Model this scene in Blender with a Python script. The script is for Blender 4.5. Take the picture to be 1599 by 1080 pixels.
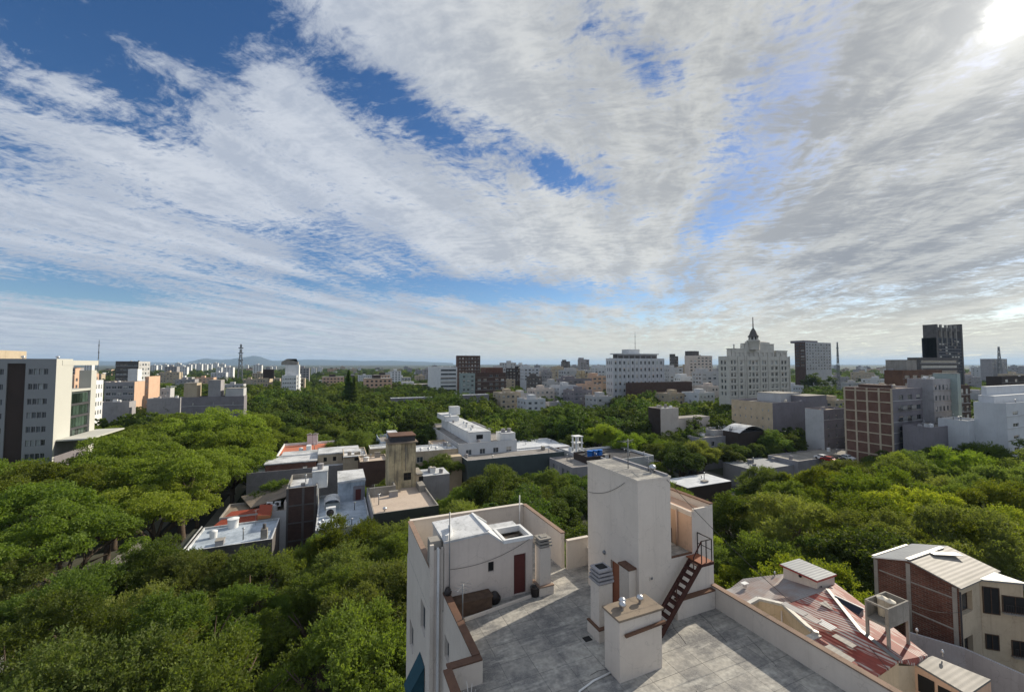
import bpy, math, random
import numpy as np
from mathutils import Vector, Matrix
random.seed(7); np.random.seed(7)
SC = bpy.context.scene; COL = SC.collection
for o in list(bpy.data.objects): bpy.data.objects.remove(o)

# ---------------------------------------------------------------- camera
# world axes follow the street grid: +Y runs away from the viewer (left of the view), +X to the right
FOC, PCX, PCY = 640.0, 799.5, 540.0
PITCH, YAW, EYE = math.radians(2.5), math.radians(23.3), 36.0
cam = bpy.data.objects.new('camera', bpy.data.cameras.new('camera')); COL.objects.link(cam)
cam.location = (0, 0, EYE); cam.rotation_euler = (math.pi/2 + PITCH, 0, -YAW)
cam.data.sensor_width = 36; cam.data.lens = 36*FOC/1599
cam.data.clip_start = 0.3; cam.data.clip_end = 90000
SC.camera = cam

# ---------------------------------------------------------------- light
SUN_AZ, SUN_EL = 74.8, 28.7            # azimuth clockwise from +Y, elevation (degrees)
az, el = math.radians(SUN_AZ), math.radians(SUN_EL)
SUN_DIR = Vector((math.sin(az)*math.cos(el), math.cos(az)*math.cos(el), math.sin(el)))
sun = bpy.data.objects.new('sun', bpy.data.lights.new('sun', 'SUN')); COL.objects.link(sun)
sun.data.energy = 4.0; sun.data.angle = math.radians(0.6); sun.data.color = (1.0, 0.9, 0.74)
sun.rotation_euler = (-SUN_DIR).to_track_quat('-Z', 'Y').to_euler()
VS = SC.view_settings
VS.view_transform = 'Standard'; VS.look = 'None'; VS.gamma = 1; VS.use_curve_mapping = False
VS.exposure = 0.55
HAZE = 4.5e-5
SC.cycles.volume_bounces = 0
SC.cycles.max_bounces = 5; SC.cycles.diffuse_bounces = 2; SC.cycles.transparent_max_bounces = 6
SC.cycles.use_fast_gi = False

def ray(px, py):
    cx, cy = (px-PCX)/FOC, (PCY-py)/FOC
    X, Y, Z = cx, math.cos(PITCH)-math.sin(PITCH)*cy, math.sin(PITCH)+math.cos(PITCH)*cy
    return Vector((X*math.cos(YAW)+Y*math.sin(YAW), -X*math.sin(YAW)+Y*math.cos(YAW), Z))

# ---------------------------------------------------------------- sky
W = bpy.data.worlds.new('World'); SC.world = W; W.use_nodes = True
nt = W.node_tree; nt.nodes.clear()
def N(t, **k):
    n = nt.nodes.new(t)
    for a, b in k.items(): setattr(n, a, b)
    return n
def lk(a, b): nt.links.new(a, b)
def M(op, a, b=None, c=None, clamp=False):
    n = N('ShaderNodeMath', operation=op, use_clamp=clamp)
    for i, v in enumerate((a, b, c)):
        if v is None: continue
        if isinstance(v, (int, float)): n.inputs[i].default_value = v
        else: lk(v, n.inputs[i])
    return n.outputs[0]
def VM(op, a, b=None, out=0):
    n = N('ShaderNodeVectorMath', operation=op)
    for i, v in enumerate((a, b)):
        if v is None: continue
        if isinstance(v, (tuple, Vector)): n.inputs[i].default_value = tuple(v)
        else: lk(v, n.inputs[i])
    return n.outputs['Value' if op in ('DOT_PRODUCT', 'LENGTH', 'DISTANCE') else 'Vector']
def noise(vec, scale, detail, rough=0.5, dist=0.0):
    n = N('ShaderNodeTexNoise'); n.inputs['Scale'].default_value = scale; n.inputs['Detail'].default_value = detail
    n.inputs['Roughness'].default_value = rough; n.inputs['Distortion'].default_value = dist; lk(vec, n.inputs['Vector'])
    return n.outputs['Fac']
def ramp(f, a, b, smooth=True):
    n = N('ShaderNodeMapRange', interpolation_type='SMOOTHSTEP' if smooth else 'LINEAR')
    n.inputs['From Min'].default_value = a; n.inputs['From Max'].default_value = b; lk(f, n.inputs['Value'])
    return n.outputs[0]
def mixc(f, a, b):
    n = N('ShaderNodeMix', data_type='RGBA')
    if isinstance(f, (int, float)): n.inputs[0].default_value = f
    else: lk(f, n.inputs[0])
    for s, v in ((6, a), (7, b)):
        if isinstance(v, tuple): n.inputs[s].default_value = (*v, 1)
        else: lk(v, n.inputs[s])
    return n.outputs[2]
SKY = 0.1
tc = N('ShaderNodeTexCoord'); D = VM('NORMALIZE', tc.outputs['Generated'])
sep = N('ShaderNodeSeparateXYZ'); lk(D, sep.inputs[0])
dz = sep.outputs[2]
ZB = 0.045
zz = M('ADD', M('MAXIMUM', dz, 0.0), ZB)
cmb = N('ShaderNodeCombineXYZ'); lk(M('DIVIDE', sep.outputs[0], zz), cmb.inputs[0]); lk(M('DIVIDE', sep.outputs[1], zz), cmb.inputs[1])
P = cmb.outputs[0]                       # position on the cloud layer
def PP(px, py):
    r = ray(px, py).normalized(); z = max(r.z, 0)+ZB
    return Vector((r.x/z, r.y/z))
# streak frame: clouds drawn out along one heading of the layer
hd = math.atan2(*(ray(1010, 560).xy)) # heading of the streaks, clockwise from +Y
sdir = Vector((math.sin(hd), math.cos(hd), 0)); sper = Vector((sdir.y, -sdir.x, 0))
cs = N('ShaderNodeCombineXYZ'); lk(VM('DOT_PRODUCT', P, sdir), cs.inputs[0]); lk(VM('DOT_PRODUCT', P, sper), cs.inputs[1])
S = cs.outputs[0]
# soft warp so nothing lies on straight lines
wn = N('ShaderNodeTexNoise'); wn.inputs['Scale'].default_value = 0.9; wn.inputs['Detail'].default_value = 4; lk(S, wn.inputs['Vector'])
wv = N('ShaderNodeVectorMath', operation='MULTIPLY_ADD'); lk(wn.outputs['Color'], wv.inputs[0]); wv.inputs[1].default_value = (0.55, 0.55, 0); lk(S, wv.inputs[2])
S1 = wv.outputs[0]
st1 = N('ShaderNodeVectorMath', operation='MULTIPLY'); lk(S1, st1.inputs[0]); st1.inputs[1].default_value = (0.5, 1.35, 1)
st2 = N('ShaderNodeVectorMath', operation='MULTIPLY'); lk(S1, st2.inputs[0]); st2.inputs[1].default_value = (1.5, 0.75, 1)
st3 = N('ShaderNodeVectorMath', operation='MULTIPLY'); lk(S1, st3.inputs[0]); st3.inputs[1].default_value = (0.16, 1.5, 1)
band = noise(st3.outputs[0], 1.5, 4, 0.55)
puff = noise(S1, 2.1, 6, 0.6)
big = noise(st1.outputs[0], 0.9, 5, 0.55)
mid = noise(st1.outputs[0], 3.4, 8, 0.66, 0.15)
rip = noise(st2.outputs[0], 13, 5, 0.66, 0.15)      # fine rows of altocumulus
fin = noise(S1, 38, 4, 0.65)
# layout of holes (+) and banks (-): (centre, tip of one axis, tip of the other, strength), directions of view
wp = N('ShaderNodeVectorMath', operation='MULTIPLY_ADD'); lk(wn.outputs['Color'], wp.inputs[0]); wp.inputs[1].default_value = (0.5, 0.5, 0); lk(P, wp.inputs[2])
Pw = VM('SUBTRACT', wp.outputs[0], (0.25, 0.25, 0))
def blob(c, a, b, s):
    c0 = PP(*c); A_ = PP(*a)-c0; B_ = PP(*b)-c0
    d = A_.x*B_.y-A_.y*B_.x
    r0 = (B_.y/d, -B_.x/d, 0); r1 = (-A_.y/d, A_.x/d, 0)
    q = VM('SUBTRACT', Pw, (c0.x, c0.y, 0))
    l0 = VM('DOT_PRODUCT', q, r0); l1 = VM('DOT_PRODUCT', q, r1)
    e = M('POWER', 2.718, M('MULTIPLY', M('ADD', M('MULTIPLY', l0, l0), M('MULTIPLY', l1, l1)), -1.0))
    return M('MULTIPLY', e, s)
BL = [((120, 80), (340, 130), (60, 240), .8), ((260, 30), (360, 40), (255, 130), .55), ((330, 60), (400, 110), (300, 150), .35),
      ((240, 85), (310, 110), (225, 45), -.8), ((90, 135), (175, 155), (95, 110), -.6), ((120, 225), (260, 260), (110, 185), -.35),
      ((655, 190), (775, 262), (690, 140), .7), ((560, 125), (640, 180), (590, 90), .65),
      ((1215, 170), (1320, 60), (1280, 240), .6), ((1120, 315), (1200, 250), (1150, 345), .6),
      ((1010, 90), (1060, 140), (1040, 50), .55), ((890, 265), (960, 290), (900, 235), .6),
      ((520, 385), (620, 410), (530, 350), .7), ((100, 455), (260, 470), (110, 425), .7), ((760, 455), (1000, 470), (770, 435), .7),
      ((1590, 488), (1640, 480), (1590, 475), .5), ((990, 500), (1150, 505), (990, 485), .3),
      ((700, 60), (950, 110), (650, 180), -.35), ((430, 250), (620, 350), (350, 330), -.35), ((1050, 250), (1190, 180), (1080, 330), -.3),
      ((1400, 330), (1650, 200), (1450, 470), -.5), ((850, 390), (1100, 400), (850, 320), -.35), ((200, 350), (460, 420), (180, 290), -.3),
      ((1560, 80), (1590, 85), (1570, 60), .25)]
hole = None
for b in BL:
    v = blob(*b); hole = v if hole is None else M('ADD', hole, v)
f = M('ADD', M('MULTIPLY', M('SUBTRACT', big, 0.5), 0.9), M('MULTIPLY', M('SUBTRACT', mid, 0.5), 1.3))
f = M('ADD', f, M('MULTIPLY', M('SUBTRACT', rip, 0.5), 1.5))
f = M('ADD', f, M('MULTIPLY', M('SUBTRACT', fin, 0.5), 0.55))
f = M('ADD', f, M('MULTIPLY', M('SUBTRACT', band, 0.5), 0.95))
f = M('ADD', f, M('MULTIPLY', M('SUBTRACT', puff, 0.5), 0.9))
f = M('ADD', f, M('MULTIPLY', ramp(dz, 0.17, 0.02), 0.22))
f = M('SUBTRACT', M('ADD', f, 0.26), hole)
dens = ramp(f, -0.30, 0.44)
# light in the cloud: silver towards the sun, grey where thick
sd = VM('DOT_PRODUCT', D, SUN_DIR)
near = ramp(sd, 0.35, 0.98); glow = M('POWER', M('MAXIMUM', sd, 0), 260); core = M('POWER', M('MAXIMUM', sd, 0), 6000)
thick = ramp(M('ADD', M('MULTIPLY', M('SUBTRACT', mid, 0.5), 1.6), M('ADD', M('MULTIPLY', M('SUBTRACT', rip, 0.5), 1.5), M('ADD', M('MULTIPLY', M('SUBTRACT', band, 0.5), -1.7), M('MULTIPLY', M('SUBTRACT', puff, 0.5), 2.2)))), -0.45, 0.5)
low = ramp(dz, 0.30, 0.06)
bank = blob((1380, 400), (1750, 330), (1380, 500), 1.0)
white = mixc(near, (4.4, 4.7, 5.2), (5.2, 5.2, 4.9))
grey = mixc(near, (1.9, 2.35, 3.2), (1.7, 1.85, 2.1))
gfac = M('ADD', M('MULTIPLY', thick, 0.5), M('ADD', M('MULTIPLY', low, 0.12), M('MULTIPLY', bank, 0.34)), clamp=True)
cl = mixc(gfac, white, grey)
cream = mixc(M('MULTIPLY', ramp(dz, 0.13, 0.0), M('MULTIPLY', near, 0.0)), cl, (7.0, 6.4, 4.9))
warm = M('MULTIPLY', ramp(dz, 0.17, 0.02), ramp(sd, 0.15, 0.7))
cream = mixc(M('MULTIPLY', warm, 0.6), cl, (5.6, 5.2, 4.1))
sky = N('ShaderNodeTexSky', sky_type='NISHITA', sun_disc=False, sun_elevation=el, sun_rotation=az, altitude=750, air_density=1.0, dust_density=0.6, ozone_density=2.5)
hs = N('ShaderNodeHueSaturation'); hs.inputs['Hue'].default_value = .506; hs.inputs['Saturation'].default_value = 1.25; hs.inputs['Value'].default_value = 0.72; lk(sky.outputs[0], hs.inputs['Color'])
out = mixc(M('MULTIPLY', dens, 0.96), hs.outputs[0], cream)
gl = N('ShaderNodeVectorMath', operation='SCALE'); gl.inputs[0].default_value = (1.0, 0.97, 0.88)
veil = M('ADD', 0.25, M('MULTIPLY', ramp(rip, 0.68, 0.38), 1.2))
lk(M('ADD', M('MULTIPLY', glow, 1.8), M('MULTIPLY', M('MULTIPLY', core, veil), 16.0)), gl.inputs['Scale'])
out = VM('ADD', out, gl.outputs[0])
bg = N('ShaderNodeBackground'); lk(out, bg.inputs['Color']); bg.inputs['Strength'].default_value = SKY
wo = N('ShaderNodeOutputWorld'); lk(bg.outputs[0], wo.inputs['Surface'])
# ---------------------------------------------------------------- helpers: placing
def at(px, py, z):
    r = ray(px, py); t = (z-EYE)/r.z
    return (r.x*t, r.y*t)
def proj(x, y, z):
    X = x*math.cos(YAW)-y*math.sin(YAW); Y = x*math.sin(YAW)+y*math.cos(YAW); Z = z-EYE
    c = Z*math.cos(PITCH)-Y*math.sin(PITCH); d = Y*math.cos(PITCH)+Z*math.sin(PITCH)
    return (PCX+FOC*X/d, PCY-FOC*c/d, d)
def atd(px, depth):
    cx = (px-PCX)/FOC
    return (depth*(cx*math.cos(YAW)+math.sin(YAW)), depth*(-cx*math.sin(YAW)+math.cos(YAW)))
def zpx(x, y, py):
    lo, hi = -300.0, 1200.0
    for _ in range(50):
        m = (lo+hi)/2
        if proj(x, y, m)[1] > py: lo = m
        else: hi = m
    return lo
def bis(f, a, b):
    fa = f(a)
    for _ in range(50):
        m = (a+b)/2; fm = f(m)
        if (fm > 0) == (fa > 0): a = m
        else: b = m
    return (a+b)/2
def xlo(y, lo):
    return max(lo, (3-y*math.cos(YAW))/math.sin(YAW))
def blk(flx, fly, frx, bly, z):
    """footprint of a flat roof at height z from its front left corner, its front right x and its back left y"""
    x0, y0 = at(flx, fly, z)
    x1 = bis(lambda x: proj(x, y0, z)[0]-frx, x0, x0+200)
    y1 = bis(lambda y: bly-proj(x0, y, z)[1], y0, y0+400)
    return x0, x1, y0, y1
def corner(px, py, depth, pl, pr, side='R'):
    """near corner seen at px (roof line py) at a depth; pl, pr = the outer ends of its two visible faces"""
    cx_, cy_ = atd(px, depth); z = zpx(cx_, cy_, py)
    dl = proj(cx_, cy_, z)[0]-px; pl += dl; pr += dl
    if side == 'R':     # corner is the -X/-Y one
        y1 = bis(lambda y: proj(cx_, y, z)[0]-pl, cy_, cy_+300)
        x1 = bis(lambda x: proj(x, cy_, z)[0]-pr, cx_, cx_+300)
        y1 = min(max(y1, cy_+6), cy_+45)
        return cx_, x1, cy_, y1, z
    y1 = bis(lambda y: proj(cx_, y, z)[0]-pr, cy_, cy_+300)     # corner is the +X/-Y one
    y1 = min(max(y1, cy_+6), cy_+45)
    x0 = bis(lambda x: proj(x, cy_, z)[0]-pl, xlo(cy_, cx_-200), cx_)
    return x0, cx_, cy_, y1, z

# ---------------------------------------------------------------- helpers: materials
MATS = {}
class Mt:
    def __init__(s, name):
        s.m = bpy.data.materials.new(name); s.m.use_nodes = True; s.t = s.m.node_tree; s.t.nodes.clear()
        s.out = s.n('ShaderNodeOutputMaterial'); s.p = s.n('ShaderNodeBsdfPrincipled'); s.l(s.p.outputs[0], s.out.inputs[0])
        s.geo = s.n('ShaderNodeNewGeometry'); s.pos = s.geo.outputs['Position']; MATS[name] = s.m
    def n(s, t, **k):
        x = s.t.nodes.new(t)
        for a, b in k.items(): setattr(x, a, b)
        return x
    def l(s, a, b): s.t.links.new(a, b)
    def scl(s, v, sc):
        x = s.n('ShaderNodeVectorMath', operation='MULTIPLY'); s.l(v, x.inputs[0]); x.inputs[1].default_value = sc; return x.outputs[0]
    def noise(s, v, scale, detail=4, rough=.6):
        x = s.n('ShaderNodeTexNoise'); x.inputs['Scale'].default_value = scale; x.inputs['Detail'].default_value = detail
        x.inputs['Roughness'].default_value = rough; s.l(v, x.inputs['Vector']); return x.outputs['Fac']
    def ramp(s, f, a, b, lo=0., hi=1.):
        x = s.n('ShaderNodeMapRange'); s.l(f, x.inputs['Value'])
        for i, v in zip(('From Min', 'From Max', 'To Min', 'To Max'), (a, b, lo, hi)): x.inputs[i].default_value = v
        return x.outputs[0]
    def mix(s, f, a, b, mode='MIX'):
        x = s.n('ShaderNodeMix', data_type='RGBA', blend_type=mode)
        if isinstance(f, (int, float)): x.inputs[0].default_value = f
        else: s.l(f, x.inputs[0])
        for i, v in ((6, a), (7, b)):
            if isinstance(v, tuple): x.inputs[i].default_value = (*v[:3], 1)
            else: s.l(v, x.inputs[i])
        return x.outputs[2]
    def math(s, op, a, b=0.):
        x = s.n('ShaderNodeMath', operation=op)
        for i, v in ((0, a), (1, b)):
            if isinstance(v, (int, float)): x.inputs[i].default_value = v
            else: s.l(v, x.inputs[i])
        return x.outputs[0]
    def col(s, c): 
        if isinstance(c, tuple): s.p.inputs['Base Color'].default_value = (*c, 1)
        else: s.l(c, s.p.inputs['Base Color'])
    def bump(s, h, strength=.3, dist=.02):
        b = s.n('ShaderNodeBump'); b.inputs['Strength'].default_value = strength; b.inputs['Distance'].default_value = dist
        s.l(h, b.inputs['Height']); s.l(b.outputs[0], s.p.inputs['Normal'])
    def rough(s, r, spec=.3): s.p.inputs['Roughness'].default_value = r; s.p.inputs['Specular IOR Level'].default_value = spec
def stucco(name, c, dirt=None, amt=.5, r=.9, fine=6., streak=.6):
    """painted plaster: blotches, rain streaks down the wall, grain"""
    m = Mt(name); dirt = dirt or tuple(v*.55 for v in c)
    n1 = m.noise(m.pos, .35, 5, .65); n2 = m.noise(m.scl(m.pos, (1.6, 1.6, .12)), 1.3, 5, .6); n3 = m.noise(m.pos, fine, 4, .7)
    f = m.math('ADD', m.math('MULTIPLY', m.ramp(n1, .42, .75), amt), m.math('MULTIPLY', m.ramp(n2, .52, .8), amt*streak))
    b = m.mix(f, c, dirt); b = m.mix(m.ramp(n3, .3, .8, 0, .22), b, tuple(v*.7 for v in c))
    n4 = m.noise(m.scl(m.pos, (5, 5, .2)), 1.0, 3, .6); b = m.mix(m.ramp(n4, .58, .72, 0, amt*.5), b, tuple(v*.8 for v in dirt))
    w_ = m.n('ShaderNodeTexVoronoi', feature='DISTANCE_TO_EDGE'); w_.inputs['Scale'].default_value = .55; dv = m.n('ShaderNodeVectorMath', operation='MULTIPLY_ADD'); nn = m.n('ShaderNodeTexNoise'); nn.inputs['Scale'].default_value = 1.6; nn.inputs['Detail'].default_value = 5; m.l(m.pos, nn.inputs['Vector']); m.l(nn.outputs['Color'], dv.inputs[0]); dv.inputs[1].default_value = (1.2, 1.2, 1.2); m.l(m.pos, dv.inputs[2]); m.l(dv.outputs[0], w_.inputs['Vector'])
    b = m.mix(m.ramp(w_.outputs['Distance'], .0, .012, .38*min(1, amt*1.6), 0), b, tuple(v*.5 for v in dirt))
    m.col(b); m.rough(r, .2); m.bump(n3, .25, .01); return m.m
def metal(name, c, c2, axis=0, pitch=.2, r=.45, amt=.7, met=.0, patch=None):
    """corrugated sheet: ribs across the given axis, weathered"""
    m = Mt(name); sx = m.n('ShaderNodeSeparateXYZ'); m.l(m.pos, sx.inputs[0])
    w = m.math('SINE', m.math('MULTIPLY', sx.outputs[axis], 2*math.pi/pitch))
    n1 = m.noise(m.pos, .5, 5, .65); n2 = m.noise(m.scl(m.pos, (1.2, .25, 1) if axis == 0 else (.25, 1.2, 1)), 1.4, 3, .6)
    b = m.mix(m.math('MULTIPLY', m.ramp(n1, .4, .65), amt), c, c2)
    if patch: b = m.mix(m.ramp(n2, .47, .53), b, m.mix(m.math('MULTIPLY', m.ramp(w, -.5, .6), .85), patch, c))
    b = m.mix(m.ramp(w, .2, 1., 0, .3), b, tuple(v*.5 for v in c))
    m.col(b); m.rough(r, .4); m.p.inputs['Metallic'].default_value = met; m.bump(w, .22, .02); return m.m
def plain(name, c, r=.6, met=0., spec=.4, var=.35):
    m = Mt(name); n = m.noise(m.pos, 3.5, 4, .6); m.col(m.mix(m.ramp(n, .35, .75, 0, var), c, tuple(v*.45 for v in c))); m.rough(r, spec)
    m.p.inputs['Metallic'].default_value = met; return m.m
def glass(name, c, r=.12):
    m = Mt(name); oi = m.n('ShaderNodeObjectInfo'); n = m.noise(m.pos, .8, 2)
    k = m.ramp(oi.outputs['Random'], 0, 1, .25, 1.9); v = m.n('ShaderNodeHueSaturation'); v.inputs['Color'].default_value = (*c, 1)
    m.l(m.math('MULTIPLY', k, m.ramp(n, .2, .8, .7, 1.3)), v.inputs['Value']); m.col(v.outputs[0]); m.rough(r, .5); return m.m
def brick(name, c1, c2, mort, sc=1., plane='x', bw=.5, rh=.25, dirt=.3):
    m = Mt(name); sx = m.n('ShaderNodeSeparateXYZ'); m.l(m.pos, sx.inputs[0]); cb = m.n('ShaderNodeCombineXYZ')
    m.l(m.math('ADD', sx.outputs[0], sx.outputs[1]) if plane != 'z' else sx.outputs[0], cb.inputs[0]); m.l(sx.outputs[2 if plane != 'z' else 1], cb.inputs[1])
    t = m.n('ShaderNodeTexBrick'); m.l(cb.outputs[0], t.inputs['Vector']); t.inputs['Scale'].default_value = sc
    for k, v in (('Color1', c1), ('Color2', c2), ('Mortar', mort)): t.inputs[k].default_value = (*v, 1)
    t.inputs['Brick Width'].default_value = bw; t.inputs['Row Height'].default_value = rh; t.inputs['Mortar Size'].default_value = .02
    n = m.noise(m.pos, .6, 5, .65); n2 = m.noise(m.pos, 5, 4, .7)
    b = m.mix(m.ramp(n, .4, .75, 0, dirt*2), t.outputs[0], tuple(v*.45 for v in c1)); b = m.mix(m.ramp(n2, .3, .8, 0, .3), b, tuple(v*.6 for v in c2))
    m.col(b); m.rough(.9, .2); return m.m

S_ = stucco
S_('cream_stucco', (.66, .60, .53), (.42, .37, .32), .38)
S_('pink_stucco', (.62, .55, .49), (.35, .29, .25), .4)
S_('white_paint', (.74, .75, .75), (.42, .43, .42), .4)
S_('white_roof', (.62, .63, .64), (.24, .25, .25), 1.0)
S_('blue_white_roof', (.44, .50, .57), (.20, .24, .28), 1.0)
S_('grey_stucco', (.34, .33, .34), (.2, .19, .19), .6)
S_('pale_grey', (.50, .50, .50), (.32, .32, .32), .5)
S_('concrete', (.32, .30, .27), (.15, .14, .12), .8)
S_('dark_concrete', (.13, .12, .115), (.06, .055, .05), .7)
S_('beige', (.50, .42, .31), (.28, .22, .16), .6)
S_('warm_beige', (.58, .47, .33), (.32, .25, .17), .5)
S_('yellow_stained', (.56, .47, .30), (.19, .165, .12), 1.1, streak=1.3)
S_('peach', (.62, .42, .30), (.40, .27, .2), .4)
S_('orange_paint', (.55, .24, .11), (.34, .15, .08), .5)
S_('violet_grey', (.23, .215, .235), (.15, .14, .145), .6)
S_('brown_dark', (.06, .045, .04), (.035, .03, .025), .5)
S_('office_shaded', (.27, .28, .29), (.22, .23, .24), .25)  # shade put into the colour of the white block's unlit faces
S_('office_white', (.50, .50, .46), (.55, .54, .5), .25)
S_('teal_grey', (.30, .36, .35), (.2, .24, .24), .5)
S_('green_dark', (.075, .095, .095), (.05, .06, .06), .5)
S_('brown_coping', (.16, .09, .06), (.08, .05, .04), .8)
S_('terra_coping', (.30, .21, .16), (.17, .13, .1), .9)
S_('roof_grit', (.30, .28, .26), (.15, .14, .13), .8)
S_('roof_dark', (.07, .07, .075), (.045, .045, .05), .6)
S_('terrace_sand', (.52, .43, .35), (.34, .27, .22), .5)
S_('red_floor', (.50, .17, .10), (.35, .16, .11), .6)
S_('deco_white', (.60, .58, .52), (.38, .36, .32), .5)
S_('hotel_white', (.58, .60, .62), (.40, .41, .43), .4)
S_('roof_tan', (.26, .21, .16), (.13, .11, .09), .8)
plain('black_metal', (.025, .02, .02), .5); plain('rust_steel', (.065, .027, .022), .75, 0, .2, .6); plain('grey_steel', (.22, .23, .24), .45, .4)
plain('white_metal', (.72, .72, .70), .4, 0, .4, .2); plain('cable', (.03, .03, .03), .7); plain('maroon_door', (.10, .025, .022), .55); plain('rust_door', (.26, .09, .045), .6)
plain('dark_inside', (.012, .012, .013), .8); plain('tank_cream', (.62, .57, .47), .6, 0, .3, .2); plain('blue_tank', (.02, .16, .55), .4); plain('wood_old', (.11, .075, .055), .9, 0, .1, .8)
plain('awning_teal', (.012, .06, .085), .8); plain('flash_white', (.50, .49, .46), .5, .2, .4, .6); plain('red_edge', (.33, .05, .045), .6); plain('pot_clay', (.3, .12, .07), .8)
plain('panel_dark', (.02, .024, .04), .6, 0, .2); plain('steel_bright', (.55, .56, .58), .3, .8)
plain('bark', (.11, .085, .065), .95, 0, .1, .6); plain('asphalt', (.05, .05, .052), .9, 0, .2, .4); plain('pavement', (.26, .25, .23), .9, 0, .2, .5); plain('line_paint', (.7, .7, .68), .7)
plain('car_white', (.75, .75, .75), .25, 0, .6, .05); plain('car_dark', (.03, .035, .045), .2, 0, .6, .05); plain('car_red', (.35, .03, .03), .25, 0, .6, .05); plain('tyre', (.015, .015, .015), .9)
glass('glass', (.035, .045, .055)); glass('glass_green', (.035, .055, .045), .1); glass('glass_pale', (.20, .22, .22), .2)
metal('grey_sheet', (.33, .34, .36), (.20, .20, .21), 1, .22); metal('grey_sheet_y', (.33, .34, .36), (.20, .20, .21), 0, .22)
metal('pale_sheet', (.27, .25, .225), (.16, .15, .13), 1, .3, .65); metal('slate_sheet', (.20, .22, .24), (.14, .15, .17), 1, .3, .55)
metal('red_sheet', (.27, .06, .045), (.17, .05, .04), 0, .23, .7, .9, 0, (.42, .39, .36)); metal('dark_sheet', (.055, .06, .05), (.035, .035, .03), 0, .22, .7)
metal('white_sheet', (.72, .74, .77), (.45, .47, .5), 0, .3, .4); metal('rusty_grey_sheet', (.27, .26, .26), (.22, .13, .10), 0, .23, .6, .8)
brick('brick_dark', (.18, .072, .05), (.10, .045, .035), (.19, .15, .12), 1., 'x', .42, .17, .5)
brick('brick_red', (.20, .095, .07), (.16, .08, .06), (.2, .15, .12), 1., 'x', .4, .14)
brick('brick_brown', (.11, .065, .052), (.08, .05, .042), (.1, .075, .065), 1., 'x', .4, .2)
brick('block_grey', (.27, .26, .27), (.23, .22, .225), (.2, .19, .19), 1., 'x', .4, .2)
brick('roof_tile_red', (.42, .10, .055), (.34, .08, .05), (.18, .05, .035), 1., 'z', .35, .25)
# terrace: big worn slabs with dark seams
m = Mt('terrace_slabs'); t = m.n('ShaderNodeTexBrick'); m.l(m.pos, t.inputs['Vector']); t.inputs['Scale'].default_value = 1.; t.offset = .0; t.squash = 1.
t.inputs['Brick Width'].default_value = 1.25; t.inputs['Row Height'].default_value = 1.05; t.inputs['Mortar Size'].default_value = .016; t.inputs['Mortar Smooth'].default_value = .6
for k, v in (('Color1', (.50, .47, .41)), ('Color2', (.33, .315, .285)), ('Mortar', (.10, .095, .09))): t.inputs[k].default_value = (*v, 1)
n1 = m.noise(m.pos, .55, 6, .7); n2 = m.noise(m.pos, 4.5, 6, .75); n3 = m.noise(m.scl(m.pos, (.35, 1.5, 1)), 1.6, 5, .7)
b = m.mix(m.ramp(n1, .42, .6, 0, .85), t.outputs[0], (.12, .12, .125)); b = m.mix(m.ramp(n3, .5, .68, 0, .75), b, (.58, .56, .50)); b = m.mix(m.ramp(n2, .38, .7, 0, .7), b, (.10, .10, .10))
n4 = m.noise(m.pos, 18, 3, .7); b = m.mix(m.ramp(n4, .45, .7, 0, .35), b, (.5, .49, .46))
m.col(b); m.rough(.85, .25); m.bump(m.math('ADD', n2, m.math('MULTIPLY', t.outputs['Fac'], -.6)), .35, .03)
# bituminous patch / other terrace
# leaves
def leafmat(name, c1, c2, tr=.45, trc=(1.3, 1.35, .5)):
    m = Mt(name); oi = m.n('ShaderNodeObjectInfo'); n = m.noise(m.pos, .22, 3, .6); n2 = m.noise(m.pos, 1.6, 3, .6)
    b = m.mix(m.math('ADD', m.math('MULTIPLY', m.ramp(n2, .35, .65), .55), m.math('MULTIPLY', oi.outputs['Random'], .45)), c1, c2)
    b = m.mix(m.ramp(n, .35, .7, 0, .3), b, tuple(v*.62 for v in c1)); hv = m.n('ShaderNodeHueSaturation'); m.l(m.ramp(m.math('FRACT', m.math('MULTIPLY', oi.outputs['Random'], 7.13)), 0, 1, .62, 1.35), hv.inputs['Value']); m.l(m.ramp(m.math('FRACT', m.math('MULTIPLY', oi.outputs['Random'], 3.71)), 0, 1, .485, .52), hv.inputs['Hue']); m.l(b, hv.inputs['Color']); b = hv.outputs[0]; m.col(b); m.rough(.62, .2)
    tl = m.n('ShaderNodeBsdfTranslucent'); g = m.mix(1., b, trc, 'MULTIPLY'); m.l(g, tl.inputs[0])
    ms = m.n('ShaderNodeMixShader'); ms.inputs[0].default_value = tr; m.l(m.p.outputs[0], ms.inputs[1]); m.l(tl.outputs[0], ms.inputs[2]); m.l(ms.outputs[0], m.out.inputs[0]); return m.m
leafmat('leaf_light', (.13, .185, .028), (.22, .27, .04), .5)
leafmat('leaf_mid', (.09, .135, .034), (.17, .21, .05), .5)
leafmat('leaf_dark', (.055, .09, .024), (.105, .15, .034), .45)
leafmat('leaf_olive', (.115, .15, .048), (.20, .225, .068), .5)
leafmat('leaf_yellow', (.20, .23, .03), (.30, .31, .045), .5)

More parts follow.
